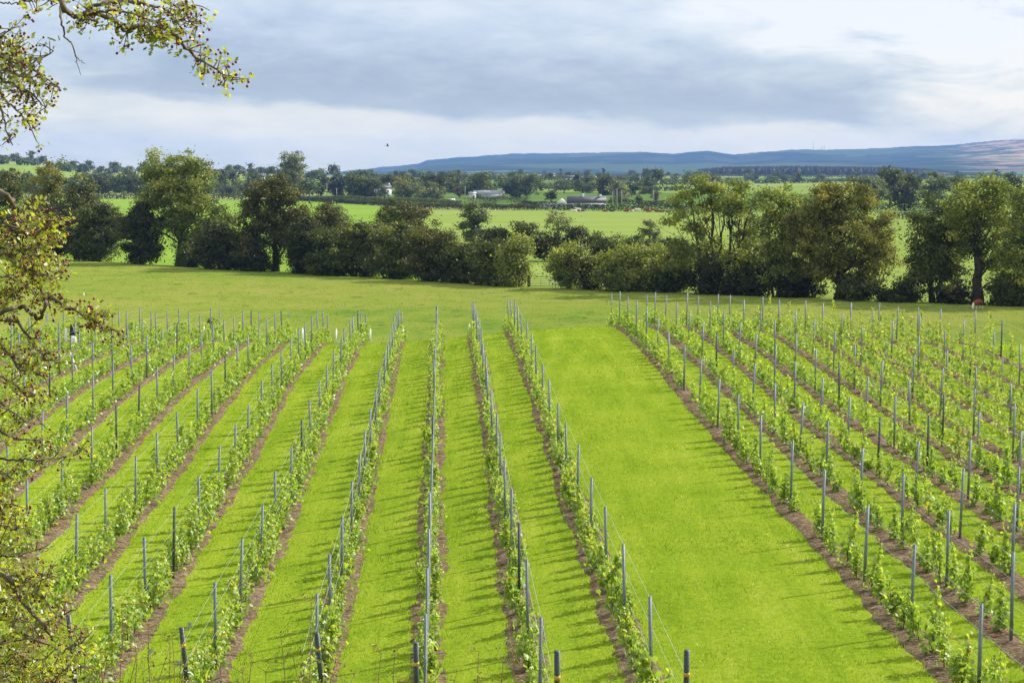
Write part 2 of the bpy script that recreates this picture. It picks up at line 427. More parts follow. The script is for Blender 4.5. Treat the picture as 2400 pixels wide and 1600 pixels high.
LM = {k: leaf_mat('leaves_' + k, [(p, tuple(q * BRI.get(k, 1.3) for q in c)) for p, c in v], 0.26 if k in ('dark', 'mid', 'brown', 'ivy') else 0.36, 0.02, 0.5) for k, v in PAL.items()}
M['bark'] = simple('bark', (0.055, 0.045, 0.032), 0.9, scale=3)
M['haw_bark'] = simple('hawthorn_bark', (0.12, 0.095, 0.062), 0.85, vary=0.4, scale=25)
M['berry'] = simple('haw_berry', (0.16, 0.008, 0.012), 0.25, vary=0.4, scale=14, spec=0.6)
M['zinc'] = simple('galvanised_steel', (0.15, 0.18, 0.205), 0.5, 0.3, 0.2, 3)
M['zinc_dark'] = simple('weathered_steel', (0.055, 0.07, 0.075), 0.5, 0.4, 0.25, 3)
M['wire'] = simple('wire', (0.62, 0.64, 0.66), 0.3, 0.7, 0.1)
M['white'] = simple('white_plastic', (0.78, 0.79, 0.80), 0.5, vary=0.05)
M['black'] = simple('black_plastic', (0.02, 0.022, 0.026), 0.4, vary=0.2)
M['yellow'] = simple('yellow_tape', (0.60, 0.36, 0.03), 0.5, vary=0.1)
M['stem'] = simple('vine_stem', (0.13, 0.085, 0.05), 0.85, vary=0.3, scale=20)
M['twig'] = simple('dry_twig', (0.15, 0.085, 0.05), 0.85, vary=0.35, scale=20)
M['blue_flower'] = simple('blue_petal', (0.34, 0.42, 0.72), 0.6, vary=0.15)
M['render'] = simple('white_render', (0.58, 0.59, 0.60), 0.8, vary=0.06, scale=0.6)
M['slate'] = simple('slate_roof', (0.075, 0.075, 0.085), 0.6, vary=0.2, scale=1.5)
M['tin'] = simple('tin_roof', (0.34, 0.36, 0.38), 0.5, 0.3, 0.15, 0.4)
M['glass'] = simple('window_glass', (0.03, 0.04, 0.05), 0.12, vary=0.1, spec=0.6)
M['wood'] = simple('weathered_wood', (0.085, 0.062, 0.042), 0.9, vary=0.3, scale=4)
M['pole'] = simple('pole_wood', (0.30, 0.28, 0.25), 0.8, vary=0.15)

# ------------------------------------------------------------------ ground sheets


def sheet(name, r0, r1, nr, naz, az0, az1, material, power=1.0, mats=None, pick=None):
    """ground between two y-lines r0(az), r1(az) (functions of tan azimuth); columns fan out from the camera"""
    ta = np.tan(np.radians(np.linspace(az0, az1, naz)))
    a = r0(ta); b = r1(ta); k = np.linspace(0, 1, nr) ** power
    yy = a[None] + (b - a)[None] * k[:, None]; xx = yy * ta[None]
    zz = H(xx, yy)
    v = np.stack([xx, yy, zz], -1).reshape(-1, 3)
    i = np.arange(nr - 1)[:, None] * naz + np.arange(naz - 1)[None]
    f = np.stack([i, i + 1, i + naz + 1, i + naz], -1).reshape(-1, 4)
    me = mesh_np(name, v, f, material, smooth=True)
    if mats:
        for m in mats: me.materials.append(m)
        c = v[f].mean(1); me.polygons.foreach_set('material_index', pick(c[:, 0], c[:, 1]).astype(np.int32)); me.update()
    o = obj(name, me); o['kind'] = 'structure'
    return o


def hedge_on_ray(ta):
    y = np.full_like(ta, 220.0)
    for _ in range(60): y = 0.5 * y + 0.5 * hedge_y(y * ta)
    return y


const = lambda c: (lambda ta: np.full_like(ta, float(c)))
AZ = 27
LAWN_END = lambda ta: 109 - 6.0 * ta
# rectangular near sheets: the bank and the lawn share the line y = 29
def rect_sheet(name, x0, x1, y0, y1, nx, ny, material):
    xx, yy = np.meshgrid(np.linspace(x0, x1, nx), np.linspace(y0, y1, ny)); zz = H(xx, yy)
    v = np.stack([xx, yy, zz], -1).reshape(-1, 3)
    i = np.arange(ny - 1)[:, None] * nx + np.arange(nx - 1)[None]
    f = np.stack([i, i + 1, i + nx + 1, i + nx], -1).reshape(-1, 4)
    o = obj(name, mesh_np(name, v, f, material, smooth=True)); o['kind'] = 'structure'; return o


rect_sheet('grass_bank', -40, 40, -30, 27, 81, 90, M['bank'])
rect_sheet('vineyard_lawn', -75, 75, 27, 109, 200, 150, M['lawn'])


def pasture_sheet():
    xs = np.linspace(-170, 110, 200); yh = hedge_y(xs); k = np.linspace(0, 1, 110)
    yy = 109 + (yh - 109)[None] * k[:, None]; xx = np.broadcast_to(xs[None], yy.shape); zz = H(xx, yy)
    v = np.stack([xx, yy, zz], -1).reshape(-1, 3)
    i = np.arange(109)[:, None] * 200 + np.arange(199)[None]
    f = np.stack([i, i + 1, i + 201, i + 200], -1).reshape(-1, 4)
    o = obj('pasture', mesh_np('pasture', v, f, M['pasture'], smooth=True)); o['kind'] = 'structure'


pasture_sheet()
EDU = np.array([-900, 220, 540, 720, 900, 1000, 1400, 1580, 3000]); EDD = np.array([1060, 1025, 1000, 930, 830, 780, 735, 700, 660])


def valley_pick(x, y):
    u = U0 + F * x / y
    far = y > np.interp(u, EDU, EDD)
    lime = (~far) & (u < 985 - (y - 300) * 0.05)
    return np.where(far, 2, np.where(lime, 1, 0))


sheet('valley_fields', hedge_on_ray, const(4200), 330, 220, -AZ, AZ, M['field'], 2.0, [M['field_lime'], M['patch']], valley_pick)

HU = np.array([-900, 0, 500, 760, 820, 900, 980, 1000, 1060, 1200, 1350, 1500, 1580, 1660, 1720, 1800, 1870, 2000, 2100, 2250, 2330, 2400, 2700, 3600])
HV = np.array([404, 408, 412, 408, 401, 393, 386, 377, 371, 361, 359, 358, 366, 358, 366, 358, 354, 352, 346, 339, 331, 326, 318, 330.0])


HR = 11000.0


def hills():
    naz, nr = 900, 70
    ta = np.tan(np.radians(np.linspace(-AZ, AZ, naz))); u = U0 + F * ta
    rr = np.concatenate([np.linspace(4190, HR, 62), np.linspace(HR + 150, HR + 1500, 8)])
    prof = (V0 - np.interp(u, HU, HV)) / F * HR
    base = H(ta * 4190, np.full(naz, 4190.0))
    k = (((rr - 4190) / (HR - 4190)).clip(0, 1) ** 1.6 * .35 + .65 * sstep(rr, 5200, HR + 300))[:, None]; k = k / k[61]; k = np.minimum(k, 1); back = 1 - sstep(rr, HR + 60, HR + 1500)[:, None]
    zz = base[None] * (1 - k) + prof[None] * k
    yy = np.broadcast_to(rr[:, None], zz.shape); xx = yy * ta[None]
    zz = zz + ((vnoise(xx / 900, yy / 900) - 0.5) * 60 + (vnoise(xx / 330 + 5, yy / 330) - .5) * 26) * k * sstep(rr, HR - 150, HR - 1200)[:, None]
    zz = zz + (vnoise(xx / 17, yy / 80 + 7) - 0.5) * 6.0 * k + (vnoise(xx / 110, yy / 160) - 0.5) * 7 * k
    zz = zz * back + (-30) * (1 - back)
    v = np.stack([xx, yy, zz], -1).reshape(-1, 3)
    i = np.arange(nr - 1)[:, None] * naz + np.arange(naz - 1)[None]
    f = np.stack([i, i + 1, i + naz + 1, i + naz], -1).reshape(-1, 4)
    o = obj('hills', mesh_np('hills', v, f, M['hill'], smooth=True)); o['kind'] = 'structure'


hills()

# ------------------------------------------------------------------ leaf clouds


def quads(c, size, aspect=0.7, up=0.3, face=None):
    """rhombus leaves of random attitude at points c; returns verts and quads"""
    n = len(c)
    a = rng.normal(size=(n, 3)); a /= np.linalg.norm(a, axis=1)[:, None]
    nrm = rng.normal(size=(n, 3)); nrm[:, 2] += up
    if face is not None: nrm = nrm * 0.55 + face          # leaves face outwards from their spray
    b = np.cross(nrm, a); b /= (np.linalg.norm(b, axis=1)[:, None] + 1e-9)
    s = (size * rng.uniform(0.6, 1.3, n))[:, None]
    fold = np.cross(a, b) * s * rng.uniform(-0.25, 0.25, (n, 1))
    v = np.stack([c - a * s * 0.5, c + b * s * 0.5 * aspect + fold, c + a * s * 0.5, c - b * s * 0.5 * aspect + fold], 1)
    return v.reshape(-1, 3), np.arange(4 * n).reshape(n, 4)


def crown_points(ells, clump, per, dens, inner=0.35, sprig=0.35):
    """ells: (cx,cy,cz,rx,ry,rz). Returns leaf points, tints and clump centres"""
    pts, tin, cen, fac = [], [], [], []
    for (cx, cy, cz, rx, ry, rz) in ells:
        area = math.pi * rx * rz
        n = max(4, int(dens * area / (clump * clump)))
        dr = rng.normal(size=(n, 3)); dr /= np.linalg.norm(dr, axis=1)[:, None]
        rad = rng.uniform(inner ** 2, 1, n) ** 0.5
        bump = 0.86 + 0.26 * rng.random(n)
        cc = np.array([cx, cy, cz]) + dr * rad[:, None] * bump[:, None] * np.array([rx, ry, rz])
        for p in cc:
            cs = clump * rng.uniform(0.55, 1.45); m = max(3, int(per * rng.uniform(0.6, 1.3) * (cs / clump) ** 1.5))
            q = rng.normal(size=(m, 3)) * np.array([1, 1, 0.58]) * cs * 0.40
            ext = rng.random(m) < sprig * 0.25
            q[ext] *= 1.6
            pts.append(p + q); cen.append(p)
            w = (p - np.array([cx, cy, cz])) / np.array([rx, ry, rz])
            fac.append(q / cs * 1.5 + w * 0.7)
            tin.append(np.clip(rng.normal(0.45, 0.19) + rng.normal(0, 0.13, m), 0, 1))
    crown_points.face = np.concatenate(fac)
    return np.concatenate(pts), np.concatenate(tin), np.array(cen)


def limb_geo(base, ells, cen, height, trunk_r, nlimb=10, stems=((0, 0),), ybias=0):
    g = Geo(); top = max(e[2] + e[5] * 0.6 for e in ells)
    cen = np.array(cen)
    for (sx, lean) in stems:
        p0 = Vector((sx, 0, 0)); hgt = top * random.uniform(0.72, 0.9)
        p3 = Vector((sx + lean, random.uniform(-.6, .6), hgt)); pts = []; n = 8
        for i in range(n + 1):
            f = i / n
            pts.append(p0.lerp(p3, f) + Vector((random.uniform(-1, 1), random.uniform(-1, 1), 0)) * 0.13 * hgt * 0.12 * (f > 0) + Vector((lean * (f * f - f) * 0.5, 0, 0)))
        r0 = trunk_r / (len(stems) ** 0.5)
        g.tube(pts, [r0 * (1.35 if i == 0 else (1 - 0.9 * (i / n))) + 0.02 for i in range(n + 1)], 7)
        sel = cen[rng.permutation(len(cen))[:nlimb]]
        for c in sel:
            f = min(0.85, max(0.22, (c[2] / hgt) * random.uniform(0.45, 0.75)))
            q = pts[int(f * n)]; c = Vector(c)
            mid = q.lerp(c, 0.5) + Vector((random.uniform(-.4, .4), random.uniform(-.4, .4), 0.12 * (c - q).length))
            rr = r0 * 0.24 * (1 - f) + 0.035
            g.tube([q, mid, c], [rr, rr * 0.6, rr * 0.2], 5, False)
            for _ in range(2):
                e = mid + Vector((random.gauss(0, 1), random.gauss(0, 1), random.uniform(0.3, 1.3))) * 0.25 * (c - q).length
                g.tube([mid, e], [rr * 0.45, rr * 0.12], 4, False)
    return g


def plant_tree(name, label, cat, d, ub, vb, px_ells, pal, leaf=0.30, clump=1.1, per=26, dens=1.0, trunk=0.30, stems=None, ivy=None,
               group=None, nlimb=12, inner=0.35, depth=0.85, trunk_name='trunk', sprig=0.35):
    bx, by, bz = P(ub, vb, d)
    bz = Hs(bx, by) - 0.05
    ells = []
    for (u, v, ru, rv) in px_ells:
        c = P(u, v, d); rx = ru / F * d; rz = rv / F * d
        ells.append((c[0] - bx, random.uniform(-.25, .25) * rx, c[2] - bz, rx, max(1.2, min(rx, rz * 1.4) * depth), rz))
    if d < 310: leaf *= .8
    k = (clump / leaf) ** 2 / 13.4        # leaves per clump follow from leaf and clump size
    pts, tin, cen = crown_points(ells, clump, per * 2.9 * k, dens * 1.45, inner, sprig)
    keep = pts[:, 2] > 0.03; pts = pts[keep]; tin = tin[keep]; face = crown_points.face[keep]
    o = empty(name, (bx, by, bz), label, cat, group)
    v, q = quads(pts, leaf * 1.12, .8, .3, face)
    obj('crown' if trunk_name == 'trunk' else 'foliage', mesh_np(name + '_crown', v, q, LM[pal], tin), o)
    st = [((s - ub) / F * d, l / F * d) for s, l in (stems or [(ub, 0)])]
    g = limb_geo((0, 0, 0), ells, cen, 0, trunk, nlimb, st)
    obj(trunk_name, g.mesh(name + '_wood', M['bark'], True), o)
    for iv in (ivy or []):
        c = P(iv[0], iv[1], d)
        e = [(c[0] - bx, -0.3, c[2] - bz, iv[2] / F * d, 0.9, iv[3] / F * d)]
        p2, t2, _ = crown_points(e, 0.7, 26, 1.6, 0.1)
        v, q = quads(p2, 0.24, .8, .3, crown_points.face)
        obj('ivy', mesh_np('ivy', v, q, LM['ivy'], t2), o)
    return o


dh = lambda u: float(np.interp(u, [0, 150, 600, 1200, 1460, 1900, 2400], [262, 255, 235, 208, 200, 188, 178]))
vbl = lambda u: float(np.interp(u, [0, 150, 300, 600, 900, 1200, 1460, 1900, 2400], [601, 607, 615, 637, 655, 671, 681, 701, 721]))


def shrub(u, px_ells, pal, label, dd=0.0, **kw):
    kw.setdefault('clump', 1.0); kw.setdefault('per', 36); kw.setdefault('dens', 1.6); kw.setdefault('leaf', 0.28); kw.setdefault('inner', 0.2)
    kw.setdefault('trunk', 0.16); kw.setdefault('sprig', 0.9)
    px_ells = [(a, b, c * 1.13, e * 1.05) for a, b, c, e in px_ells]
    lo = min(e[0] - e[2] * .8 for e in px_ells); hi = max(e[0] + e[2] * .8 for e in px_ells); vb = vbl(u)
    hgt = vb - min(e[1] - e[3] for e in px_ells)
    px_ells.append(((lo + hi) / 2, vb - hgt * .22, (hi - lo) / 2 * kw.pop('skirt', 1.0), hgt * .26))
    name = kw.pop('name', 'hedge_shrub')
    return plant_tree(name, label, 'shrub', dh(u) + dd, u, vbl(u), px_ells, pal, group='shrubs of the field hedge', trunk_name='stem', nlimb=5, **kw)


T = plant_tree
# --- field hedge, left of the gate
T('tree', 'pale olive tree at the far left end of the field hedge', 'tree', 275, 22, 600, [(12, 440, 48, 52), (35, 495, 42, 50), (-50, 470, 50, 60)], 'olive', leaf=.34, dens=1.2)
T('tree', 'tall thin brownish tree with a dark ivy patch', 'tree', 268, 112, 604, [(108, 425, 38, 45), (124, 388, 20, 26), (90, 470, 38, 52), (132, 430, 20, 40)], 'gold', leaf=.30, dens=.85, ivy=[(120, 440, 15, 30)])
T('tree', 'rounded olive tree just right of the ivied brownish tree', 'tree', 263, 178, 607, [(182, 442, 36, 34), (168, 490, 58, 44), (200, 480, 34, 40)], 'olive', leaf=.32, dens=1.2)
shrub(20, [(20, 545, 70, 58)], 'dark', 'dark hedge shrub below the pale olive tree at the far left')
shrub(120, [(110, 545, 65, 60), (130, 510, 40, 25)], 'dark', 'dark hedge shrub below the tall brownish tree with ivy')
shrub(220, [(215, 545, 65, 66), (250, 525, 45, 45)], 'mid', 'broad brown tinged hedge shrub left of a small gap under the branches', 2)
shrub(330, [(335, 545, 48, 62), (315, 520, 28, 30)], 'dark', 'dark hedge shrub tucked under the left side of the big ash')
T('ash_tree', 'biggest tall ash tree in the left part of the hedge', 'tree', 248, 421, 622,
  [(378, 398, 52, 42), (430, 386, 42, 32), (468, 410, 36, 42), (362, 448, 48, 44), (440, 458, 66, 56), (478, 505, 46, 46), (395, 520, 58, 48), (345, 490, 28, 36), (440, 555, 42, 54), (520, 520, 34, 44), (415, 470, 60, 60)],
  'ash', leaf=.32, clump=1.2, per=24, dens=1.1, trunk=.5, nlimb=22)
shrub(455, [(452, 600, 34, 30)], 'mid', 'low hedge shrub at the right foot of the big ash trunk', 2)
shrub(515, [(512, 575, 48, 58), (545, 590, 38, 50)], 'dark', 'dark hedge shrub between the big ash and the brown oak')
T('oak_tree', 'dark brown tinged oak right of the big ash', 'tree', 237, 645, 641,
  [(640, 442, 55, 38), (600, 470, 32, 30), (600, 505, 42, 42), (668, 490, 52, 50), (640, 545, 78, 62), (700, 535, 42, 60), (575, 560, 32, 45)],
  'brown', leaf=.30, dens=1.35, trunk=.5, nlimb=16, inner=.2)
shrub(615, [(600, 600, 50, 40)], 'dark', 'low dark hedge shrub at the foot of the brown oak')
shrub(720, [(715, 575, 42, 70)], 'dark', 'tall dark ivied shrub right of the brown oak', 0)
shrub(780, [(770, 505, 36, 30), (780, 540, 46, 40)], 'olive', 'olive shrub standing proud of the hedge between the oak and a round tree', 8)
shrub(790, [(785, 600, 58, 52), (770, 560, 40, 30)], 'mid', 'green hedge shrub below the proud olive shrub')
shrub(858, [(860, 545, 36, 38), (860, 600, 52, 54)], 'olive', 'spiky topped olive hedge shrub left of the round field tree', 3)
shrub(935, [(930, 560, 50, 46), (935, 610, 55, 46)], 'mid', 'tall hedge shrub directly below the round field tree', 2)
shrub(1010, [(1015, 572, 55, 48), (1015, 620, 52, 48)], 'brown', 'tallest brown tinged hedge shrub left of the grey green tree')
shrub(1085, [(1085, 600, 44, 46), (1085, 632, 46, 38)], 'mid', 'hedge shrub below the grey green tree')
shrub(1150, [(1150, 605, 40, 44), (1150, 640, 44, 34)], 'mid', 'second hedge shrub left of the field gate', -1)
shrub(1212, [(1205, 602, 34, 42), (1205, 640, 36, 34), (1218, 575, 18, 18)], 'ash', 'last hedge shrub beside the dark gate post')
# --- right of the gate
shrub(1335, [(1325, 608, 36, 36), (1318, 630, 26, 34), (1345, 590, 24, 20)], 'ash', 'leaning narrow footed shrub right of the field gate', 0, dens=1.5, skirt=.6)
shrub(1378, [(1380, 622, 24, 36), (1376, 655, 16, 24)], 'brown', 'small shrub between the leaning shrub and the wide round bush', 0)
shrub(1480, [(1450, 625, 58, 52), (1500, 615, 66, 56), (1480, 650, 80, 36)], 'ash', 'wide round bush between the gate and the tall right trees', 0, dens=1.5)
T('ash_tree', 'tall open ash with several bare stems showing through', 'tree', 196, 1660, 690,
  [(1625, 436, 46, 28), (1670, 430, 42, 26), (1600, 470, 40, 36), (1695, 465, 42, 38), (1590, 520, 38, 32), (1650, 500, 46, 32), (1625, 560, 56, 46), (1605, 615, 62, 52), (1665, 600, 46, 60), (1580, 600, 36, 50)],
  'ash', leaf=.28, clump=1.0, per=22, dens=.85, trunk=.42, nlimb=12, stems=[(1645, -25), (1668, 0), (1680, 22)])
T('ash_tree', 'slender ash with an ivied trunk in the middle of the right trees', 'tree', 193, 1722, 694,
  [(1728, 450, 36, 36), (1738, 500, 44, 44), (1752, 548, 42, 48), (1715, 620, 40, 60), (1748, 610, 46, 56)], 'ash', leaf=.28, dens=.8, trunk=.36,
  stems=[(1712, -5), (1716, 50)], ivy=[(1712, 520, 8, 45)])
T('ash_tree', 'tall narrow ash left of the golden sycamore', 'tree', 190, 1815, 698,
  [(1815, 450, 42, 28), (1800, 490, 46, 42), (1850, 490, 36, 44), (1815, 545, 48, 50), (1800, 610, 50, 62), (1845, 620, 42, 64), (1866, 550, 32, 52)], 'ash', leaf=.28, dens=.95, trunk=.42,
  stems=[(1806, -6), (1826, 14)], ivy=[(1812, 600, 14, 70)])
T('sycamore_tree', 'wide domed sycamore with golden brown top', 'tree', 187, 1968, 704,
  [(1945, 480, 62, 36), (2000, 490, 62, 46), (1920, 530, 58, 52), (2040, 545, 56, 56), (1975, 560, 92, 66), (2055, 612, 54, 50), (1990, 630, 96, 46), (1905, 605, 56, 58), (1890, 515, 46, 48), (1975, 455, 64, 28), (1870, 570, 44, 50), (1935, 445, 40, 22)],
  'gold', leaf=.26, clump=1.0, per=28, dens=1.1, trunk=.55, nlimb=30)
T('dark_tree', 'dense dark tree right of the pasture gap', 'tree', 184, 2190, 711,
  [(2200, 490, 36, 30), (2170, 525, 40, 36), (2215, 545, 48, 50), (2180, 600, 62, 56), (2160, 640, 48, 48), (2215, 640, 50, 54), (2235, 580, 36, 60)], 'mid', leaf=.27, dens=1.35, trunk=.4, inner=.2,
  stems=[(2185, -6), (2204, 8)])
T('ash_tree', 'tall ash with a thick ivied trunk above the grazing cow', 'tree', 181, 2290, 714,
  [(2290, 440, 48, 30), (2335, 450, 36, 32), (2255, 490, 52, 46), (2325, 510, 56, 52), (2265, 560, 50, 50), (2330, 590, 52, 56), (2300, 470, 62, 46), (2350, 640, 40, 46)], 'ash', leaf=.27, dens=.9, trunk=.6, nlimb=20,
  ivy=[(2291, 590, 14, 85), (2280, 540, 12, 30)])
T('ash_tree', 'bushy ash cut by the right edge of the view', 'tree', 178, 2402, 720,
  [(2385, 470, 36, 40), (2400, 530, 52, 62), (2395, 610, 52, 62), (2460, 560, 60, 110)], 'ash', leaf=.27, dens=1.0, trunk=.45)
shrub(1570, [(1575, 645, 44, 46)], 'mid', 'low hedge shrub at the left foot of the open ash', 1)
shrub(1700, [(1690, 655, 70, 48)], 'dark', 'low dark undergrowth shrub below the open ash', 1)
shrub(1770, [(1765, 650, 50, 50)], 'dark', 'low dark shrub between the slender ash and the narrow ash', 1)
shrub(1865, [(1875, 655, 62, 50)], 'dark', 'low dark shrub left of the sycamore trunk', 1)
shrub(2010, [(2015, 675, 52, 36)], 'mid', 'low brownish shrub right of the sycamore trunk', -1)
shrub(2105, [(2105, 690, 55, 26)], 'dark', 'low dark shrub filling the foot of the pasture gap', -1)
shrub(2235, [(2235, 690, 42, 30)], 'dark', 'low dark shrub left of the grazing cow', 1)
shrub(2365, [(2365, 680, 56, 46)], 'mid', 'low green shrub right of the grazing cow', 1)

# --- behind the field hedge
B = dict(leaf=.34, clump=1.1, per=26)
T('oak_tree', 'round dark green tree standing behind the left hedge', 'tree', 300, 940, 600, [(935, 495, 44, 28), (972, 510, 34, 26), (905, 515, 28, 24), (940, 540, 50, 30)], 'brown', dens=1.5, inner=.2, **B)
T('holly_tree', 'grey green upright tree behind the left hedge', 'tree', 296, 1108, 612, [(1103, 485, 16, 16), (1118, 505, 24, 26), (1092, 515, 18, 22), (1110, 540, 28, 34), (1108, 580, 22, 30)], 'grey', dens=1.4, inner=.2, **B)
T('young_ash_tree', 'small pale yellow green tree above the gate', 'tree', 288, 1308, 610, [(1300, 505, 22, 16), (1322, 515, 18, 18), (1290, 525, 16, 16), (1308, 540, 20, 20), (1306, 570, 16, 20)], 'pale', dens=.8, leaf=.3, clump=.9, per=20, trunk=.22)
T('thorn_shrub', 'grey twiggy shrub alone behind the wide round bush', 'shrub', 280, 1522, 600, [(1522, 535, 24, 20), (1515, 560, 30, 22)], 'grey', dens=1.1, leaf=.26, clump=.8, per=24, trunk=.15)
for (u, e, pal, lab) in [
    (1150, [(1150, 572, 40, 38), (1165, 550, 28, 20)], 'dark', 'dark shrub of the rear hedge right of the grey green tree'),
    (1215, [(1212, 560, 42, 40), (1235, 535, 22, 16)], 'mid', 'highest shrub of the rear hedge left of the pale tree'),
    (1275, [(1272, 575, 40, 36)], 'dark', 'dark shrub of the rear hedge right behind the field gate'),
    (1345, [(1345, 572, 44, 38), (1350, 545, 16, 14)], 'dark', 'dark shrub of the rear hedge right of the pale tree'),
    (1420, [(1420, 575, 46, 32)], 'mid', 'green shrub of the rear hedge left of the twiggy shrub'),
    (1500, [(1495, 580, 50, 28)], 'mid', 'green shrub of the rear hedge below the twiggy shrub'),
    (1590, [(1585, 585, 60, 28)], 'dark', 'dark shrub of the rear hedge behind the open ash')]:
    T('hedge_shrub', lab, 'shrub', 284, u, 612, e, pal, dens=1.6, leaf=.32, clump=1.0, per=28, inner=.15, trunk=.15, group='shrubs of the rear hedge', trunk_name='stem', nlimb=4)

# ------------------------------------------------------------------ middle distance (700 m to 1.1 km)
FAR = dict(clump=2.2, per=24, leaf=.8, dens=1.6, inner=.15, trunk=.4, nlimb=5)


def far_tree(label, d, u, vb, e, pal, name='tree', **kw):
    q = dict(FAR); q.update(kw)
    return T(name, label, 'tree', d, u, vb, e, pal, **q)


far_tree('left of two dark tree blocks beyond the lime field', 1040, 232, 458, [(228, 432, 18, 24), (246, 436, 14, 22)], 'dark')
far_tree('wider right one of two dark tree blocks beyond the lime field', 1040, 290, 458, [(280, 432, 26, 24), (306, 428, 18, 26), (320, 436, 16, 22)], 'mid')
far_tree('brown tinged tree seen between the ash and the oak', 1080, 560, 462, [(556, 438, 12, 22)], 'brown')
far_tree('pale bushy trees right behind the big ash crown', 1060, 520, 462, [(515, 440, 24, 20), (540, 446, 16, 16)], 'grey')
far_tree('tall pale poplar rising behind the brown oak', 900, 684, 458, [(676, 392, 20, 34), (694, 385, 20, 30), (686, 425, 28, 30)], 'pale', name='poplar_tree', leaf=.7)
far_tree('grey willow at the foot of the pale poplar', 890, 725, 460, [(725, 438, 30, 22)], 'grey', name='willow_tree')
far_tree('leftmost dark fir right of the grey willow', 980, 752, 465, [(752, 432, 7, 18), (752, 448, 10, 14)], 'fir', name='fir_tree')
far_tree('dark fir clump beside the big rounded green tree', 985, 786, 465, [(780, 436, 12, 24), (798, 432, 9, 24), (790, 452, 18, 14)], 'fir', name='fir_tree')
far_tree('big rounded green tree hiding part of the white house', 960, 850, 468, [(845, 428, 34, 22), (872, 440, 24, 24), (832, 446, 24, 20), (850, 455, 36, 12)], 'mid')
far_tree('grey green small tree standing right in front of the white house', 955, 902, 470, [(901, 446, 9, 13), (897, 455, 9, 9)], 'grey', leaf=.6, clump=1.4)
far_tree('brown tree behind the white house', 1060, 915, 462, [(905, 422, 22, 14), (930, 425, 14, 12)], 'brown')
far_tree('light brown tree right of the white house', 1010, 950, 465, [(945, 430, 20, 22)], 'gold')
far_tree('pale willow left in the row below the white house', 950, 955, 472, [(950, 452, 22, 18)], 'olive', name='willow_tree')
far_tree('pale silvery willow in the row right of the white house', 950, 1000, 474, [(985, 452, 20, 22), (1010, 448, 20, 22), (1025, 452, 14, 18)], 'pale', name='willow_tree')
far_tree('wide dark tree behind the pale willows', 1050, 1020, 465, [(1005, 425, 26, 18), (1035, 432, 18, 26)], 'dark')
far_tree('small copper leaved tree near the grey barn', 1010, 1077, 462, [(1077, 446, 11, 12)], 'copper')
far_tree('domed brown green maple beside the grey barn', 1000, 1127, 464, [(1127, 425, 24, 26), (1127, 445, 29, 16), (1095, 445, 14, 14)], 'mid', name='maple_tree')
far_tree('wide pale domed willow right of the grey barn', 990, 1218, 465, [(1200, 432, 24, 24), (1232, 428, 30, 26), (1216, 448, 46, 14)], 'grey', name='willow_tree')
far_tree('small dark round tree above the bungalow garage', 850, 1292, 478, [(1292, 459, 14, 14)], 'dark', leaf=.6, clump=1.4)
far_tree('left of two hazy trees behind the bungalow', 1150, 1322, 455, [(1318, 435, 18, 16)], 'grey')
far_tree('right one of two hazy trees behind the bungalow', 1150, 1366, 456, [(1362, 438, 20, 18), (1382, 442, 10, 14)], 'mid')
far_tree('tall dark tree right behind the bungalow', 1080, 1420, 462, [(1420, 432, 18, 20), (1416, 450, 16, 14)], 'dark')
far_tree('pale round tree behind the three utility poles', 900, 1452, 480, [(1448, 440, 20, 16), (1454, 460, 26, 16)], 'pale')
far_tree('dark tree right of the pale tree at the poles', 1080, 1483, 462, [(1483, 444, 13, 18)], 'dark')
far_tree('bluish tree right of the poles', 1120, 1512, 460, [(1508, 448, 12, 14), (1528, 452, 14, 10)], 'mid')
far_tree('small reddish tree near the lone pole', 880, 1537, 478, [(1537, 460, 11, 11)], 'copper', leaf=.6, clump=1.3)
far_tree('small dark bush right of the three utility poles', 840, 1497, 482, [(1497, 466, 8, 12)], 'dark', leaf=.6, clump=1.2)
far_tree('pale green willow behind the sycamore', 720, 2040, 492, [(2030, 440, 30, 30), (2050, 450, 30, 36), (2015, 425, 24, 14)], 'grey', name='willow_tree', leaf=.7)
far_tree('high brownish tree on top of the clump behind the sycamore', 780, 2085, 492, [(2080, 408, 28, 18), (2100, 420, 20, 20), (2078, 440, 30, 30)], 'olive', leaf=.7)
far_tree('dark tree in the pasture gap of the right hedge', 735, 2120, 492, [(2112, 455, 26, 30), (2130, 462, 18, 24)], 'dark', leaf=.7)
far_tree('round topped tree high above the pasture gap', 790, 2130, 492, [(2130, 416, 18, 13), (2138, 436, 30, 20)], 'olive', leaf=.7)
far_tree('hazy brown tree left of the dense dark tree top', 740, 2190, 492, [(2185, 450, 36, 30), (2205, 430, 26, 20)], 'grey', leaf=.7)
far_tree('small flat topped pine above the dense dark tree', 820, 2190, 470, [(2186, 409, 14, 6), (2196, 414, 10, 5)], 'olive', name='pine_tree', leaf=.6, clump=1.0, trunk=.6)
far_tree('rounded tree between the dark tree and the ivied ash', 800, 2240, 480, [(2238, 425, 20, 14), (2250, 440, 24, 22)], 'mid', leaf=.7)
far_tree('dark tree behind the ash at the right edge', 760, 2375, 490, [(2372, 430, 24, 24), (2380, 455, 30, 30)], 'dark', leaf=.7)


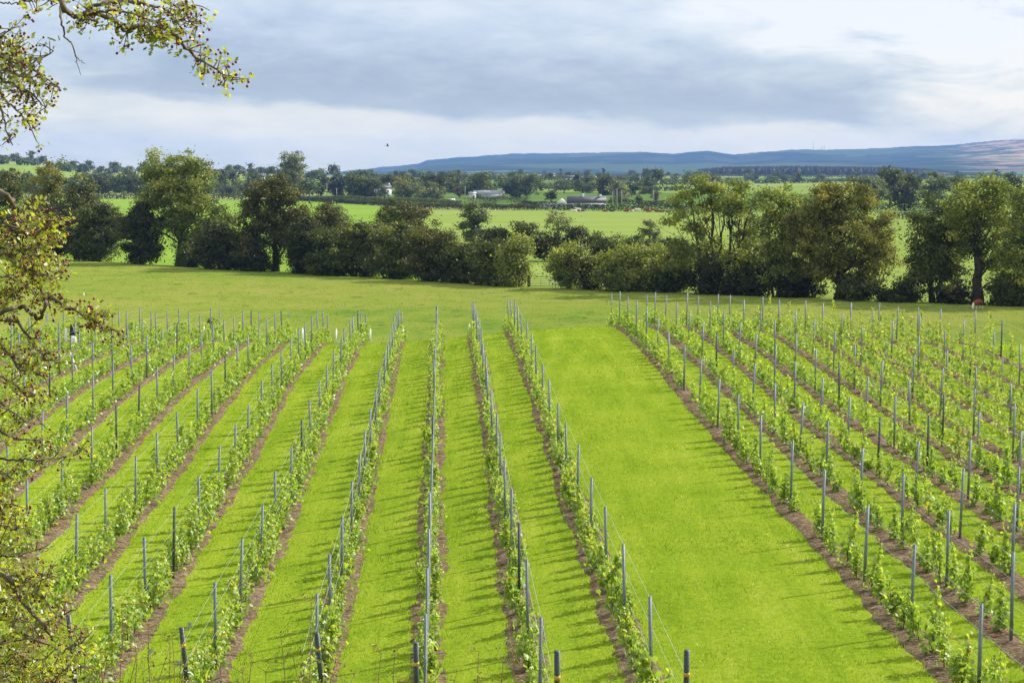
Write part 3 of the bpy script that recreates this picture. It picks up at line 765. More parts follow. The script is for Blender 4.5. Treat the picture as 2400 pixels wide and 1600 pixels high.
def hedge(label, pts, h, w=3.0, pal='dark', leaf=.8, per_m=34, group=None, name='hedge'):
    """pts: (u, depth) of its foot"""
    b = P(*((pts[0][0], 0, pts[0][1]))); base = np.array([b[0], b[1], Hs(b[0], b[1])])
    P3 = [np.array([(u - U0) / F * d, d, 0]) for u, d in pts]; allp, tint = [], []
    for a, c in zip(P3[:-1], P3[1:]):
        L = np.linalg.norm(c - a); n = int(L * per_m)
        f = rng.random(n); p = a + (c - a) * f[:, None]
        s = vnoise(p[:, 0] / 5.0, p[:, 1] / 5.0)
        z = rng.random(n) ** 0.7 * h * (0.72 + 0.5 * s)
        p[:, :2] += rng.normal(size=(n, 2)) * w * 0.22
        p[:, 2] = H(p[:, 0], p[:, 1]) + z
        allp.append(p); tint.append(np.clip(rng.normal(0.4, 0.16, n) + 0.25 * (z / h - 0.5), 0, 1))
    p = np.concatenate(allp); v, q = quads(p - base, leaf)
    tag(obj(name, mesh_np('hedge', v, q, LM[pal], np.concatenate(tint)), None, tuple(base)), label, 'hedge', group)


hedge('clipped hedge along the far edge of the lime field at the left', [(150, 1030), (400, 1012), (580, 1000)], 3.3, pal='mid')
hedge('dark low hedge in front of the white house garden', [(700, 945), (800, 890), (905, 835), (1000, 790)], 2.2, pal='dark', leaf=.6, per_m=60)
hedge('rough pale hedge just above the dark house hedge', [(690, 965), (860, 930), (1000, 880), (1080, 850)], 2.4, pal='olive', leaf=.6, per_m=60)
hedge('long dark hedge behind the resting cattle', [(985, 765), (1200, 752), (1400, 741), (1600, 726), (1800, 715)], 2.9, pal='dark', leaf=.55, per_m=70)
hedge('pale grassy topped hedge above the long dark hedge', [(990, 830), (1100, 800), (1260, 790)], 1.8, pal='olive', leaf=.55, per_m=60)
hedge('straight young screen hedge in front of the grey barn', [(1120, 905), (1240, 885)], 3.6, pal='mid', leaf=.55, per_m=60)
hedge('short dark hedge left of the bungalow garden', [(1225, 880), (1300, 850), (1385, 830)], 1.6, pal='dark', leaf=.55, per_m=60)
hedge('dark hedge at the right of the bungalow behind the poles', [(1425, 845), (1500, 835), (1600, 815)], 3.0, pal='dark', leaf=.55, per_m=60)
hedge('dark hedge seen through the pasture gap of the right trees', [(2060, 600), (2140, 592), (2230, 585)], 2.6, pal='dark', leaf=.5, per_m=60)
hedge('dark hedge at the foot of the clump behind the sycamore', [(1990, 745), (2100, 735), (2260, 720)], 3.0, pal='dark', leaf=.6, per_m=60)

# ------------------------------------------------------------------ far valley: trees, hedgerows, plantation
def small_crown(pal, k, w=5.0, h=10.0, cone=False):
    if cone: e = [(0, 0, h * (.22 + .2 * i), w * (.5 - .11 * i), w * (.5 - .11 * i), h * .16) for i in range(4)]
    else: e = [(0, 0, h * .55, w, w, h * .38), (w * random.uniform(-.5, .5), 0, h * .72, w * .65, w * .65, h * .26), (w * random.uniform(-.6, .6), 0, h * .35, w * .8, w * .8, h * .3)]
    p, t, c = crown_points(e, 2.4, 16, 1.5, .2)
    v, q = quads(p, 1.8, .7, .3, crown_points.face)
    g = Geo(); g.tube([(0, 0, -.5), (0, 0, h * .6)], [.45, .2], 5)
    return mesh_np('far_crown', v, q, LM[pal], t), g.mesh('far_trunk', M['bark'])


VAR = [small_crown(p, i, w, h, c) for i, (p, w, h, c) in enumerate([('grey', 6, 10, 0), ('mid', 5, 11, 0), ('olive', 6, 9, 0), ('mid', 4, 12, 0), ('grey', 8, 9, 0), ('grey', 6, 9, 0), ('fir', 5, 13, 1)])]


def put_far(u, d, k, s, label, group):
    x = (u - U0) / F * d
    o = empty('far_tree', (x, d, Hs(x, d) - .3), label, 'tree', group); o.scale = (s * random.uniform(.85, 1.2), s, s * random.uniform(.85, 1.15))
    o.rotation_euler = (0, 0, random.uniform(0, 6.28)); obj('crown', VAR[k][0], o); obj('trunk', VAR[k][1], o)


# trees on the left ridge skyline
for i in range(60):
    u = -40 + 830 * (i + random.uniform(-.4, .4)) / 60
    put_far(u, random.uniform(1700, 1990), random.choice([0, 1, 1, 3, 4]), random.uniform(.5, 1.35), 'dark bluish tree standing on the low ridge at the left skyline', 'trees on the left ridge')
# trees along hedgerows of the valley
LINES = [(1130, -20, 760), (1260, -20, 800), (1480, -20, 780), (1180, 560, 1600), (1290, 700, 1640), (1430, 800, 1700), (1600, 780, 1750), (1820, 820, 2000), (2080, 840, 2200), (2400, 850, 2420), (2780, 830, 2420), (3200, 830, 2420), (3700, 830, 2420)]
for li, (d0, ua, ub_) in enumerate(LINES):
    n = (11 if ua > 100 and d0 < 1700 else 17) if d0 < 2000 else 21
    for i in range(n):
        u = ua + (ub_ - ua) * (i + random.uniform(-.5, .5)) / n
        dd = d0 * (1 + 0.05 * math.sin(u / 170 + li * 2)) + random.uniform(-8, 8)
        put_far(u, dd, random.choice([0, 1, 1, 2, 3, 4, 4, 5] + ([6] if li % 3 == 0 else [])), random.uniform(.55, 1.25), 'small hazy tree in the hedgerows of the far valley', 'trees of the far valley')
    seg = 5
    for k in range(seg):
        a = ua + (ub_ - ua) * k / seg; b = ua + (ub_ - ua) * (k + .93) / seg
        pp = [(a + (b - a) * j / 3, d0 * (1 + 0.05 * math.sin((a + (b - a) * j / 3) / 170 + li * 2))) for j in range(4)]
        hedge('thin dark hedgerow crossing the hazy fields of the far valley', pp, 3.2, 4, 'mid', 2.2, 3.4, 'far valley hedgerows', 'hedgerow')


def plantation():
    n = 11000; u = rng.uniform(1635, 2330, n); d = rng.uniform(3350, 3950, n)
    edge = np.interp(u, [1635, 1680, 2150, 2250, 2330], [3420, 3350, 3350, 3550, 3850]); d = np.maximum(d, edge)
    x = (u - U0) / F * d; z = H(x, d)
    topv = np.interp(u, [1635, 1700, 1850, 2100, 2200, 2330], [393, 387, 385, 388, 394, 405])
    topz = (V0 - topv) / F * 3350 - 2
    hgt = np.maximum(7, (topz - z) * rng.uniform(.82, 1.02, n)); r = rng.uniform(4.5, 8.0, n)
    k = 6; th = np.arange(k) * 2 * math.pi / k
    ring = np.stack([x[:, None] + r[:, None] * np.cos(th), d[:, None] + r[:, None] * np.sin(th), np.broadcast_to((z + np.maximum(0, hgt - 11))[:, None], (n, k))], -1)
    ring0 = ring.copy(); ring0[:, :, 2] = z[:, None]
    tip = np.stack([x, d, z + hgt], -1)[:, None]
    v = np.concatenate([ring0, ring, tip], 1).reshape(-1, 3)
    b = np.arange(n)[:, None] * (2 * k + 1)
    tri = np.concatenate([np.stack([b[:, 0] + k + j, b[:, 0] + k + (j + 1) % k, b[:, 0] + 2 * k], -1) for j in range(k)])
    qd = np.concatenate([np.stack([b[:, 0] + j, b[:, 0] + (j + 1) % k, b[:, 0] + k + (j + 1) % k, b[:, 0] + k + j], -1) for j in range(k)])
    me = mesh_np('conifer_plantation', v, [tri, qd], LM['conifer'], rng.uniform(.1, .9, len(tri) + len(qd)))
    tag(obj('conifer_plantation', me), 'dark blue conifer forest below the right hill', 'forest', kind='stuff')


plantation()

# ------------------------------------------------------------------ buildings of the valley


def gable(g, L, W, z0, z1, over=0.0):
    """gable roof solid along x"""
    a, b = L / 2 + over, W / 2 + over
    g.add([(-a, -b, z0), (a, -b, z0), (a, b, z0), (-a, b, z0), (-a, 0, z1), (a, 0, z1)], [(0, 1, 5, 4), (2, 3, 4, 5), (1, 2, 5), (3, 0, 4), (3, 2, 1, 0)])


def bmesh_box(name, mat_, c, s, parent, rz=0):
    g = Geo(); g.box(c, s, rz); return obj(name, g.mesh(name, mat_), parent)


def bungalow():
    x, y = (1375 - U0) / F * 785, 785; z = Hs(x, y)
    o = empty('bungalow', (x, y, z), 'long white bungalow with dark slate roof beyond the cattle field', 'house'); o.rotation_euler = (0, 0, R(-4))
    bmesh_box('wall', M['render'], (0, 0, 1.25), (17, 7.5, 2.5), o)
    g = Geo(); gable(g, 17, 7.5, 2.503, 5.6, .35); rf = obj('roof', g.mesh('roof', M['slate']), o)
    for cx, h in ((-1.6, 6.7), (6.2, 6.4)): bmesh_box('chimney', M['render'], (cx, -.2, (4.7 + h) / 2), (.9, .8, h - 4.7), rf)
    for wx, ww in ((-6.8, 1.7), (-3.6, 1.1), (0, 2.2), (4.4, 2.6), (7.2, 1.0)):
        f = bmesh_box('window', M['white'], (wx, -3.76, 1.55), (ww, .08, 1.15), o)
        bmesh_box('pane', M['glass'], (wx, -3.81, 1.55), (ww - .2, .05, .95), f)
    # left wing: gable towards the viewer
    bmesh_box('wall', M['render'], (-11.2, -.6, 1.2), (5.3, 7, 2.4), o)
    g = Geo(); gable(g, 7.0, 5.3, 0, 2.2, .02); w = obj('roof', g.mesh('wing_roof', M['render']), o); w.rotation_euler = (0, 0, R(90)); w.location = (-11.2, -.6, 2.403)
    for wx in (-12.2, -10.3):
        f = bmesh_box('window', M['white'], (wx, -4.13, 1.3), (.9, .08, 1.2), o); bmesh_box('pane', M['glass'], (wx, -4.18, 1.3), (.7, .05, 1.0), f)
    bmesh_box('garage', M['render'], (-18, .5, 1.1), (7.5, 5, 2.2), o); bmesh_box('garage_roof', M['tin'], (-18, .5, 2.32), (8, 5.5, .2), o)


def white_house():
    x, y = (893 - U0) / F * 1000, 1000; z = Hs(x, y)
    o = empty('house', (x, y, z), 'tall white two storey house half hidden by rounded trees', 'house'); o.rotation_euler = (0, 0, R(12)); o.scale = (1, 1, .85)
    bmesh_box('wall', M['render'], (0, 0, 3), (11, 8, 6), o)
    g = Geo(); gable(g, 11, 8, 6.003, 8.8, .3); rf = obj('roof', g.mesh('roof', M['slate']), o)
    for cx in (-4.6, 4.6): bmesh_box('chimney', M['render'], (cx, 0, 9), (.9, 1.2, 1.8), rf)
    for wx in (-3.6, 0, 3.6):
        for wz in (1.6, 4.5):
            f = bmesh_box('window', M['white'], (wx, -4.02, wz), (1.1, .08, 1.5), o); bmesh_box('pane', M['glass'], (wx, -4.07, wz), (.85, .05, 1.25), f)


def barn():
    x, y = (1146 - U0) / F * 985, 985; z = Hs(x, y)
    o = empty('barn', (x, y, z), 'low grey roofed barn between the maple and the domed willow', 'barn')
    bmesh_box('wall', M['tin'], (0, 0, 1.2), (17, 9, 2.4), o)
    g = Geo(); gable(g, 17, 9, 2.403, 4.6, .3); obj('roof', g.mesh('roof', M['tin']), o)
    bmesh_box('door', M['slate'], (-6, -4.53, 1.3), (3, .08, 2.6), o)
    x2 = (1107 - U0) / F * 975; o2 = empty('shed', (x2, 975, Hs(x2, 975)), 'small white shed left of the grey barn', 'shed')
    bmesh_box('wall', M['render'], (0, 0, 1.3), (4, 4, 2.6), o2); g = Geo(); gable(g, 4, 4, 2.603, 3.9, .2); obj('roof', g.mesh('roof', M['tin']), o2); bmesh_box('door', M['slate'], (.8, -2.03, 1), (1, .06, 2), o2)


def church():
    d = 2450; u = 963; x = (u - U0) / F * d; z = Hs(x, d)
    o = empty('church', (x, d, z), 'tiny white church spire among hazy trees', 'church')
    g = Geo(); g.box((0, 0, 3), (2.6, 2.6, 6)); obj('tower', g.mesh('tower', M['render']), o)
    g = Geo(); g.tube([(0, 0, 6), (0, 0, 11)], [1.4, .1], 8); obj('spire', g.mesh('spire', M['render']), o)


def cottage(u, d, label, rz=0):
    x = (u - U0) / F * d; o = empty('cottage', (x, d, Hs(x, d)), label, 'house'); o.rotation_euler = (0, 0, rz)
    bmesh_box('wall', M['render'], (0, 0, 1.6), (13, 7, 3.2), o); g = Geo(); gable(g, 13, 7, 3.203, 6, .3); obj('roof', g.mesh('roof', M['slate']), o)
    for wx in (-4, 0, 4): bmesh_box('window', M['glass'], (wx, -3.53, 1.8), (1.3, .08, 1.3), o)


bungalow(); white_house(); barn(); church()
cottage(605, 1500, 'tiny white cottage on the left ridge near the poplar', .3)
cottage(1335, 1750, 'tiny white cottage in the hazy valley above the bungalow', -.2)
cottage(1288, 2150, 'tiniest white cottage among the far hedgerows above the domed willow', .1)

g = Geo()
def van(u, d, label):
    x = (u - U0) / F * d; o = empty('van', (x, d, Hs(x, d)), label, 'van')
    g = Geo(); g.add([(-2.3, -.9, .35), (2.3, -.9, .35), (2.3, .9, .35), (-2.3, .9, .35), (-2.2, -.85, 1.0), (2.3, -.85, 1.9), (2.3, .85, 1.9), (-2.2, .85, 1.0), (-1.2, -.8, 1.9), (-1.2, .8, 1.9)],
                     [(3, 2, 1, 0), (0, 1, 5, 8, 4), (2, 3, 7, 9, 6), (1, 2, 6, 5), (4, 8, 9, 7), (8, 5, 6, 9), (3, 0, 4, 7)])
    obj('body', g.mesh('van_body', M['white']), o)
    for wx in (-1.5, 1.5):
        for wy in (-.92, .92):
            w = Geo(); w.tube([(wx, wy - .1, .34), (wx, wy + .1, .34)], .34, 10); obj('wheel', w.mesh('wheel', M['black']), o)
    bmesh_box('window', M['glass'], (-.5, -.86, 1.5), (1.2, .06, .5), o)


van(1056, 905, 'small white van parked by the lane left of the screen hedge')


def pole(u, d, h, label):
    x = (u - U0) / F * d; o = empty('utility_pole', (x, d, Hs(x, d)), label, 'pole')
    g = Geo(); g.tube([(0, 0, -.3), (0, 0, h)], [.20, .15], 8); obj('pole', g.mesh('pole', M['pole']), o)
    g = Geo(); g.box((0, 0, h - .5), (1.9, .12, .14)); obj('crossarm', g.mesh('crossarm', M['wood']), o)
    g = Geo()
    for k in (-.8, 0, .8): g.tube([(k, 0, h - .43), (k, 0, h - .2)], .05, 6)
    obj('insulator', g.mesh('insulator', M['white']), o)


for u, d, h, lab in ((1436, 800, 7.5, 'leftmost and shortest of three poles beside the bungalow'), (1446, 805, 8.8, 'middle of three poles beside the bungalow'), (1457, 800, 8.2, 'rightmost of three poles beside the bungalow'),
                     (216, 1020, 9.5, 'lone pole at the dark tree blocks behind the lime field'), (1532, 850, 7.5, 'pole beside the small reddish tree'), (1090, 950, 7.5, 'pole just left of the domed maple'), (766, 960, 9, 'pole among the dark firs'), (789, 950, 6.5, 'short pole below the fir clump')):
    pole(u, d, h, lab)


def mast(u, h, label):
    d = HR; h = h * HR / 6000; x = (u - U0) / F * d; z = (V0 - np.interp(u, HU, HV)) / F * HR - 6
    o = empty('radio_mast', (x, d - 15, z), label, 'mast')
    g = Geo(); g.tube([(0, 0, 0), (0, 0, h)], [1.7, .8], 6); obj('tower', g.mesh('mast', M['pole']), o)
    g = Geo(); g.box((0, 0, h * .72), (3, 1, 1.6)); g.box((0, 0, h * .5), (2.6, 1, 1.4)); obj('aerial', g.mesh('aerial', M['pole']), o)


mast(1905, 34, 'tallest and leftmost radio mast on the blue hill'); mast(1925, 22, 'middle of three radio masts on the blue hill'); mast(1931, 21, 'rightmost of three radio masts on the blue hill')

# ------------------------------------------------------------------ gate, fence posts


def gate():
    d = 207.5; x0 = (1243 - U0) / F * d; w = 3.75; z = Hs(x0 + w / 2, d)
    o = empty('field_gate', (x0, d, z), 'metal barred field gate closing the gap in the hedge', 'gate')
    fr = Geo()
    for p, q in (((.0, 0, .12), (0, 0, 1.22)), ((w, 0, .12), (w, 0, 1.2)), ((0, 0, 1.22), (w, 0, 1.2)), ((0, 0, .12), (w, 0, .12))): fr.tube([p, q], .035, 6)
    obj('frame', fr.mesh('gate_frame', M['zinc']), o)
    for k in (.3, .48, .68, .93):
        g = Geo(); g.tube([(0, 0, k), (w, 0, k - .005)], .024, 6); obj('rail', g.mesh('rail', M['zinc']), o)
    for k in (w * .33, w * .6, w * .8):
        g = Geo(); g.tube([(k, -.03, .12), (k, -.03, 1.2)], .024, 6); obj('brace', g.mesh('brace', M['zinc']), o)
    def post(u, h, r, label, name='gate_post'):
        x = (u - U0) / F * d; g = Geo(); zz = Hs(x, d); g.tube([(0, 0, -.3), (0, 0, h - .06), (0, 0, h)], [r, r, r * .8], 8)
        tag(obj(name, g.mesh(name, M['wood']), None, (x, d, zz)), label, 'post')
    post(1239, 1.55, .15, 'thick dark wooden post the field gate hangs from'); post(1204, .95, .10, 'short dark fence post left of the gate post', 'fence_post')
    post(1315, 1.35, .11, 'thinner dark post at the latch end of the gate')


gate()

# ------------------------------------------------------------------ cattle


def cow_mesh(name, material, lying=False, grazing=True):
    import bmesh
    verts = []; edges = []; rad = []
    def v(p, r): verts.append(p); rad.append(r if hasattr(r, '__len__') else (r, r)); return len(verts) - 1
    def chain(s, l):
        for p, r in l:
            k = v(p, r); edges.append((s, k)); s = k
        return s
    dz = -.62 if lying else 0
    pel = v((-.75, 0, 1.12 + dz), (.27, .30))
    mid = chain(pel, [((-.3, 0, 1.06 + dz), (.36, .38)), ((.2, 0, 1.04 + dz), (.37, .38))])
    sh = chain(mid, [((.65, 0, 1.08 + dz), (.30, .34))])
    if grazing and not lying: chain(sh, [((1.0, .02, .95), .20), ((1.25, .04, .62), .15), ((1.36, .05, .38), .14), ((1.44, .06, .14), .085)])
    else: chain(sh, [((.98, 0, 1.28 + dz), .19), ((1.2, .03, 1.42 + dz), .15), ((1.38, .05, 1.36 + dz), .13), ((1.58, .06, 1.22 + dz), .085)])
    for s in (-1, 1):
        if lying:
            chain(pel, [((-.62, .3 * s, .28), .19), ((-.2, .42 * s, .13), .10), ((-.5, .5 * s, .08), .06)])
            chain(sh, [((.7, .28 * s, .24), .15), ((.98, .3 * s, .12), .09), ((.72, .36 * s, .07), .06)])
        else:
            chain(pel, [((-.72, .20 * s, .88), .17), ((-.62, .22 * s, .62), .11), ((-.84, .22 * s, .46), .07), ((-.80, .22 * s, .2), .055), ((-.76, .22 * s, .03), .07)])
            chain(sh, [((.68, .2 * s, .78), .14), ((.70, .2 * s, .48), .085), ((.68, .2 * s, .22), .055), ((.72, .2 * s, .03), .07)])
    chain(pel, [((-1.02, 0, 1.22 + dz), .05), ((-1.1, 0, .9 + dz), .035), ((-1.1, 0, .55 + max(dz, -.4)), .05)])
    me = bpy.data.meshes.new(name); me.from_pydata(verts, edges, []); me.update()
    o = bpy.data.objects.new(name, me); COL.objects.link(o)
    m = o.modifiers.new('skin', 'SKIN')
    for i, r in enumerate(rad): me.skin_vertices[0].data[i].radius = r
    me.skin_vertices[0].data[0].use_root = True
    o.modifiers.new('sub', 'SUBSURF').levels = 1
    dg = bpy.context.evaluated_depsgraph_get(); dg.update()
    me2 = bpy.data.meshes.new_from_object(o.evaluated_get(dg)); bpy.data.objects.remove(o)
    me2.name = name; me2.materials.clear(); me2.materials.append(material); me2.polygons.foreach_set('use_smooth', np.ones(len(me2.polygons), bool))
    return me2


def hide_mat(name, col, white_face=True, graz=False):
    m, t, out = mat(name)
    p = t.n('ShaderNodeTexCoord').outputs['Object']; sp = t.n('ShaderNodeSeparateXYZ', {0: p})
    n = t.noise(p, 2.2, 3, 0.5)
    c = t.mix(t.mapr(n, .4, .6), tuple(k * .8 for k in col) + (1,), tuple(k * 1.15 for k in col) + (1,))
    if white_face:
        f = t.mapr(t.m('ADD', sp.outputs[0], t.m('MULTIPLY', n, .2)), 1.20, 1.30)
        f = t.m('MAXIMUM', f, t.mapr(t.m('ADD', sp.outputs[2], t.m('MULTIPLY', n, .15)), .62, .50))
        c = t.mix(f, c, (.72, .68, .6, 1))
    t.put(out.inputs[0], t.n('ShaderNodeBsdfPrincipled', {'Base Color': c, 'Roughness': .75, 'Specular IOR Level': .2}))
    return m


CM = {'red': hide_mat('red_hide', (.20, .055, .025)), 'plain_red': hide_mat('plain_red_hide', (.17, .062, .036), False), 'white': hide_mat('cream_hide', (.74, .69, .6), False), 'dark': hide_mat('dark_hide', (.045, .03, .025), False)}
x, y = (2292 - U0) / F * 174, 174
o = obj('cow', cow_mesh('cow', CM['red']), None, (x, y, Hs(x, y))); o.rotation_euler = (0, 0, R(222)); o.scale = (.72, .72, .72)
tag(o, 'red and white cow grazing under the ivied ash', 'cow')
CMESH = {}
COWS = [(1346, 'white', 1, 'white cow lying leftmost in the cattle line'), (1356, 'white', 0, 'small pale cow standing second from left in the cattle line'), (1361, 'dark', 1, 'dark cow lying next to the leftmost white cows'), (1366, 'plain_red', 1, 'red cow lying right of the dark cow'),
        (1418, 'plain_red', 1, 'lone red cow lying below the bungalow end'), (1435, 'dark', 1, 'lone small dark cow lying below the utility poles'), (1468, 'plain_red', 1, 'red cow lying close left of a white cow'), (1474, 'plain_red', 0, 'red cow touching a white cow in the middle of the line'), (1480, 'white', 1, 'white cow lying right of two red cows'),
        (1496, 'white', 0, 'white cow standing alone with head raised'), (1514, 'plain_red', 0, 'left one of the red cattle bunch'), (1521, 'plain_red', 1, 'red cow lying second in the red bunch'), (1531, 'plain_red', 0, 'red cow standing third in the red bunch'), (1540, 'plain_red', 1, 'red cow lying fourth in the red bunch'), (1550, 'plain_red', 1, 'red cow at the right end of the red bunch'), (1566, 'plain_red', 1, 'last red cow beside the open ash')]
for u, c, ly, lab in COWS:
    k = (c, ly)
    if k not in CMESH: CMESH[k] = cow_mesh('cow_far', CM[c], bool(ly), False)
    d = np.interp(u, [1340, 1580], [728, 712]) + random.uniform(-3, 3); x = (u - U0) / F * d
    o = obj('cow', CMESH[k], None, (x, d, Hs(x, d))); o.rotation_euler = (0, 0, random.choice([0, math.pi]) + random.uniform(-.4, .4)); o.scale = (1.1, 1.1, 1.1)
    tag(o, lab, 'cow', 'cattle resting along the far hedge')

# bird
g = Geo()
def bird():
    d = 160; p = P(908, 342, d)
    v = [(-.16, 0, 0), (-.05, -.045, .02), (.1, -.04, .02), (.2, 0, .01), (.1, .04, .02), (-.05, .045, .02), (0, 0, -.05), (-.3, .06, .02), (-.3, -.06, .02), (0, -.26, .12), (.08, -.26, .12), (-.04, -.48, .06), (0, .26, .12), (.08, .26, .12), (-.04, .48, .06), (0, 0, .05)]
    f = [(0, 1, 15), (1, 2, 15), (2, 3, 15), (3, 4, 15), (4, 5, 15), (5, 0, 15), (1, 0, 6), (2, 1, 6), (3, 2, 6), (4, 3, 6), (5, 4, 6), (0, 5, 6), (0, 7, 8), (1, 2, 10, 9), (9, 10, 11), (5, 12, 13, 4), (12, 14, 13)]
    g = Geo(); g.add(v, f); o = obj('bird', g.mesh('bird', M['black']), None, tuple(p)); o.rotation_euler = (R(20), R(-8), R(15))
    tag(o, 'tiny dark bird flying in front of the pale clouds', 'bird')


bird()

# ------------------------------------------------------------------ vineyard
ORD = ['', 'first', 'second', 'third', 'fourth', 'fifth', 'sixth', 'seventh', 'eighth', 'ninth', 'tenth', 'eleventh', 'twelfth', 'thirteenth', 'fourteenth', 'fifteenth', 'sixteenth', 'seventeenth', 'eighteenth', 'nineteenth', 'twentieth', 'twenty-first', 'twenty-second']
nth = lambda k: 'nearest' if k == 1 else ORD[k] + ' nearest'
ROWS = []          # X, row phrase, first post depth, style
left_x = [3.95, 1.8, -0.32, -2.55, -4.9, -7.25, -9.6, -11.9, -14.2, -16.5, -18.8, -21.1, -23.4, -25.6]
left_p = [33.0, 32.3, 33.0, 35.2, 38.0, 38.2, 41.0, 46.0, 44.0, 47.0, 45.5, 46.5, 45.0, 46.0]
for i, (X, p) in enumerate(zip(left_x, left_p)): ROWS.append((X, ORD[i + 1] + ' vine row left of the wide lane', p, 'left'))
for i, (X, p) in enumerate(zip([10.12, 12.15, 14.15, 16.2, 18.4, 20.6, 22.8, 25.0, 27.2, 29.4], [37.7, 37.6, 43.2, 40.5, 42.0, 41.0, 43.0, 42.5, 41.5, 43])):
    ROWS.append((X, ORD[i + 1] + ' vine row right of the wide lane', p, 'right'))
near_end = lambda X: 30.3 - 0.45 * min(X, 6) if X < 6 else 27.5
far_end = lambda X: 108.5 - 0.28 * X + (2 if X < -2 else 0)
rx = lambda X, d: X - SLOPE * d
proj = lambda x, y, z: (U0 + F * x / y, V0 - F * z / y)


def soil_strip(X, phrase):
    d0, d1 = near_end(X) - 2.0, far_end(X) + .8; n = int((d1 - d0) / .16); d = np.linspace(d0, d1, n); s = X * 3.7
    wl = .42 + .26 * (vnoise(d / 2.3, s + 0 * d) - .5) + .16 * (vnoise(d / .5, s + 9 + 0 * d) - .5) + rng.normal(0, .025, n)
    wr = .42 + .26 * (vnoise(d / 2.3, s + 20 + 0 * d) - .5) + .16 * (vnoise(d / .5, s + 29 + 0 * d) - .5) + rng.normal(0, .025, n)
    cols = []
    for k, hh in ((-1.0, -.03), (-.8, .022), (-.4, .045), (0, .07), (.4, .045), (.8, .022), (1.0, -.03)):
        xx = rx(X, d) + np.where(k < 0, k * wl, k * wr)
        zz = H(xx, d) + hh + (.05 * (vnoise(d / .4, k * 3 + s + 0 * d) - .5) + rng.normal(0, .014, n) if abs(k) < .9 else 0)
        cols.append(np.stack([xx, d, zz], -1))
    v = np.stack(cols, 1); m = v.shape[1]
    i = np.arange(n - 1)[:, None] * m + np.arange(m - 1)[None]
    f = np.stack([i, i + 1, i + m + 1, i + m], -1).reshape(-1, 4)
    o = obj('soil_strip', mesh_np('soil_strip', v.reshape(-1, 3), f, M['soil'], smooth=False)); o['kind'] = 'structure'
    tag(o, 'bare brown soil strip under the ' + phrase)


def post_mesh(h, w, m):
    """folded steel C-profile post with hook notches"""
    g = Geo(); t = .006; dp = .04
    g.box((0, 0, h / 2 - .15), (w, t, h + .3))
    for s in (-1, 1):
        g.box((s * (w / 2 + t / 2), dp / 2, h / 2 - .15), (t, dp + t, h + .3))
        g.box((s * (w / 2 - .006), dp + t, h / 2 - .15), (.016, t, h + .3))
    for k in np.arange(.5, h - .05, .12):
        for s in (-1, 1): g.box((s * (w / 2 + t + .004), dp * .4, k), (.008, .014, .02))
    return g.mesh('trellis_post', m)


PM = [post_mesh(h, .052, M['zinc']) for h in (1.92, 2.0, 2.06)] + [post_mesh(2.0, .052, M['zinc_dark'])]


def vine_geo(h, n, wid, leaf, yellow, simple_leaf=False):
    """stem geometry, leaf verts, faces, tints for one young vine"""
    g = Geo(); pts = []
    nsh = random.choice([1, 2, 2, 3]); g.tube([(0, 0, 0), (.015, .01, .25), (0, .0, .45)], [.016, .013, .010], 5, False)
    for k in range(nsh):
        hh = h * (1 if k == 0 else random.uniform(.6, .95)); dx, dy = random.uniform(-.35, .35) * wid, random.uniform(-.3, .3)
        line = [Vector((dx * f ** .6 + random.uniform(-.02, .02), dy * f ** .6, .14 + (hh - .14) * f)) for f in np.linspace(0, 1, 6)]
        g.tube(line, [.008, .007, .006, .005, .004, .002], 4, False); pts.append(line)
    c = []; tn = []; sz = []
    for _ in range(n):
        ln = random.choice(pts); f = random.random() ** .95 * 4.98; i = int(f); p = ln[i].lerp(ln[i + 1], f - i)
        spread = wid * (1.0 - .75 * (f / 5) ** 1.6)
        c.append(p + Vector((random.gauss(0, .42) * spread, random.gauss(0, .5) * spread * 1.15, random.gauss(0, .05) - .02)))
        yel = random.random() < (.05 if yellow else .015)
        tn.append(1.0 if yel else min(.95, max(0, random.gauss(.42 + .28 * (f / 5), .17)))); sz.append(leaf * random.uniform(.65, 1.2) * (1 - .45 * (f / 5) ** 2))
    c = np.array(c); n_ = len(c)
    # each leaf hangs from its stalk: facing outwards and up, towards the light
    out = np.stack([rng.normal(size=n_), rng.normal(size=n_), np.abs(rng.normal(size=n_)) * .7 + .25], -1)
    out /= np.linalg.norm(out, axis=1)[:, None]
    dn = np.stack([rng.normal(size=n_) * .4, rng.normal(size=n_) * .4, -np.ones(n_)], -1); a = dn - out * (dn * out).sum(1)[:, None]; a /= np.linalg.norm(a, axis=1)[:, None]
    b = np.cross(out, a); s = np.array(sz)[:, None]
    if simple_leaf: shp = [(-.45, 0, 0), (-.1, .5, -.1), (.6, 0, -.15), (-.1, -.5, -.1)]
    else: shp = [(-.35, 0, 0.02), (-.55, .28, -.06), (-.12, .52, -.10), (.18, .30, -.04), (.62, 0, -.16), (.18, -.30, -.04), (-.12, -.52, -.10), (-.55, -.28, -.06)]
    v = np.stack([c + a * s * p + b * s * q + out * s * r for p, q, r in shp], 1)
    k = len(shp)
    if simple_leaf: f = np.arange(n_ * k).reshape(n_, k); tt = np.array(tn)
    else:
        bi = np.arange(n_)[:, None] * k
        f = np.concatenate([bi + np.array([[0, 1, 2, 3]]), bi + np.array([[0, 3, 4, 5]]), bi + np.array([[0, 5, 6, 7]])]); tt = np.tile(np.array(tn), 3)
    return g, v.reshape(-1, 3), f, tt


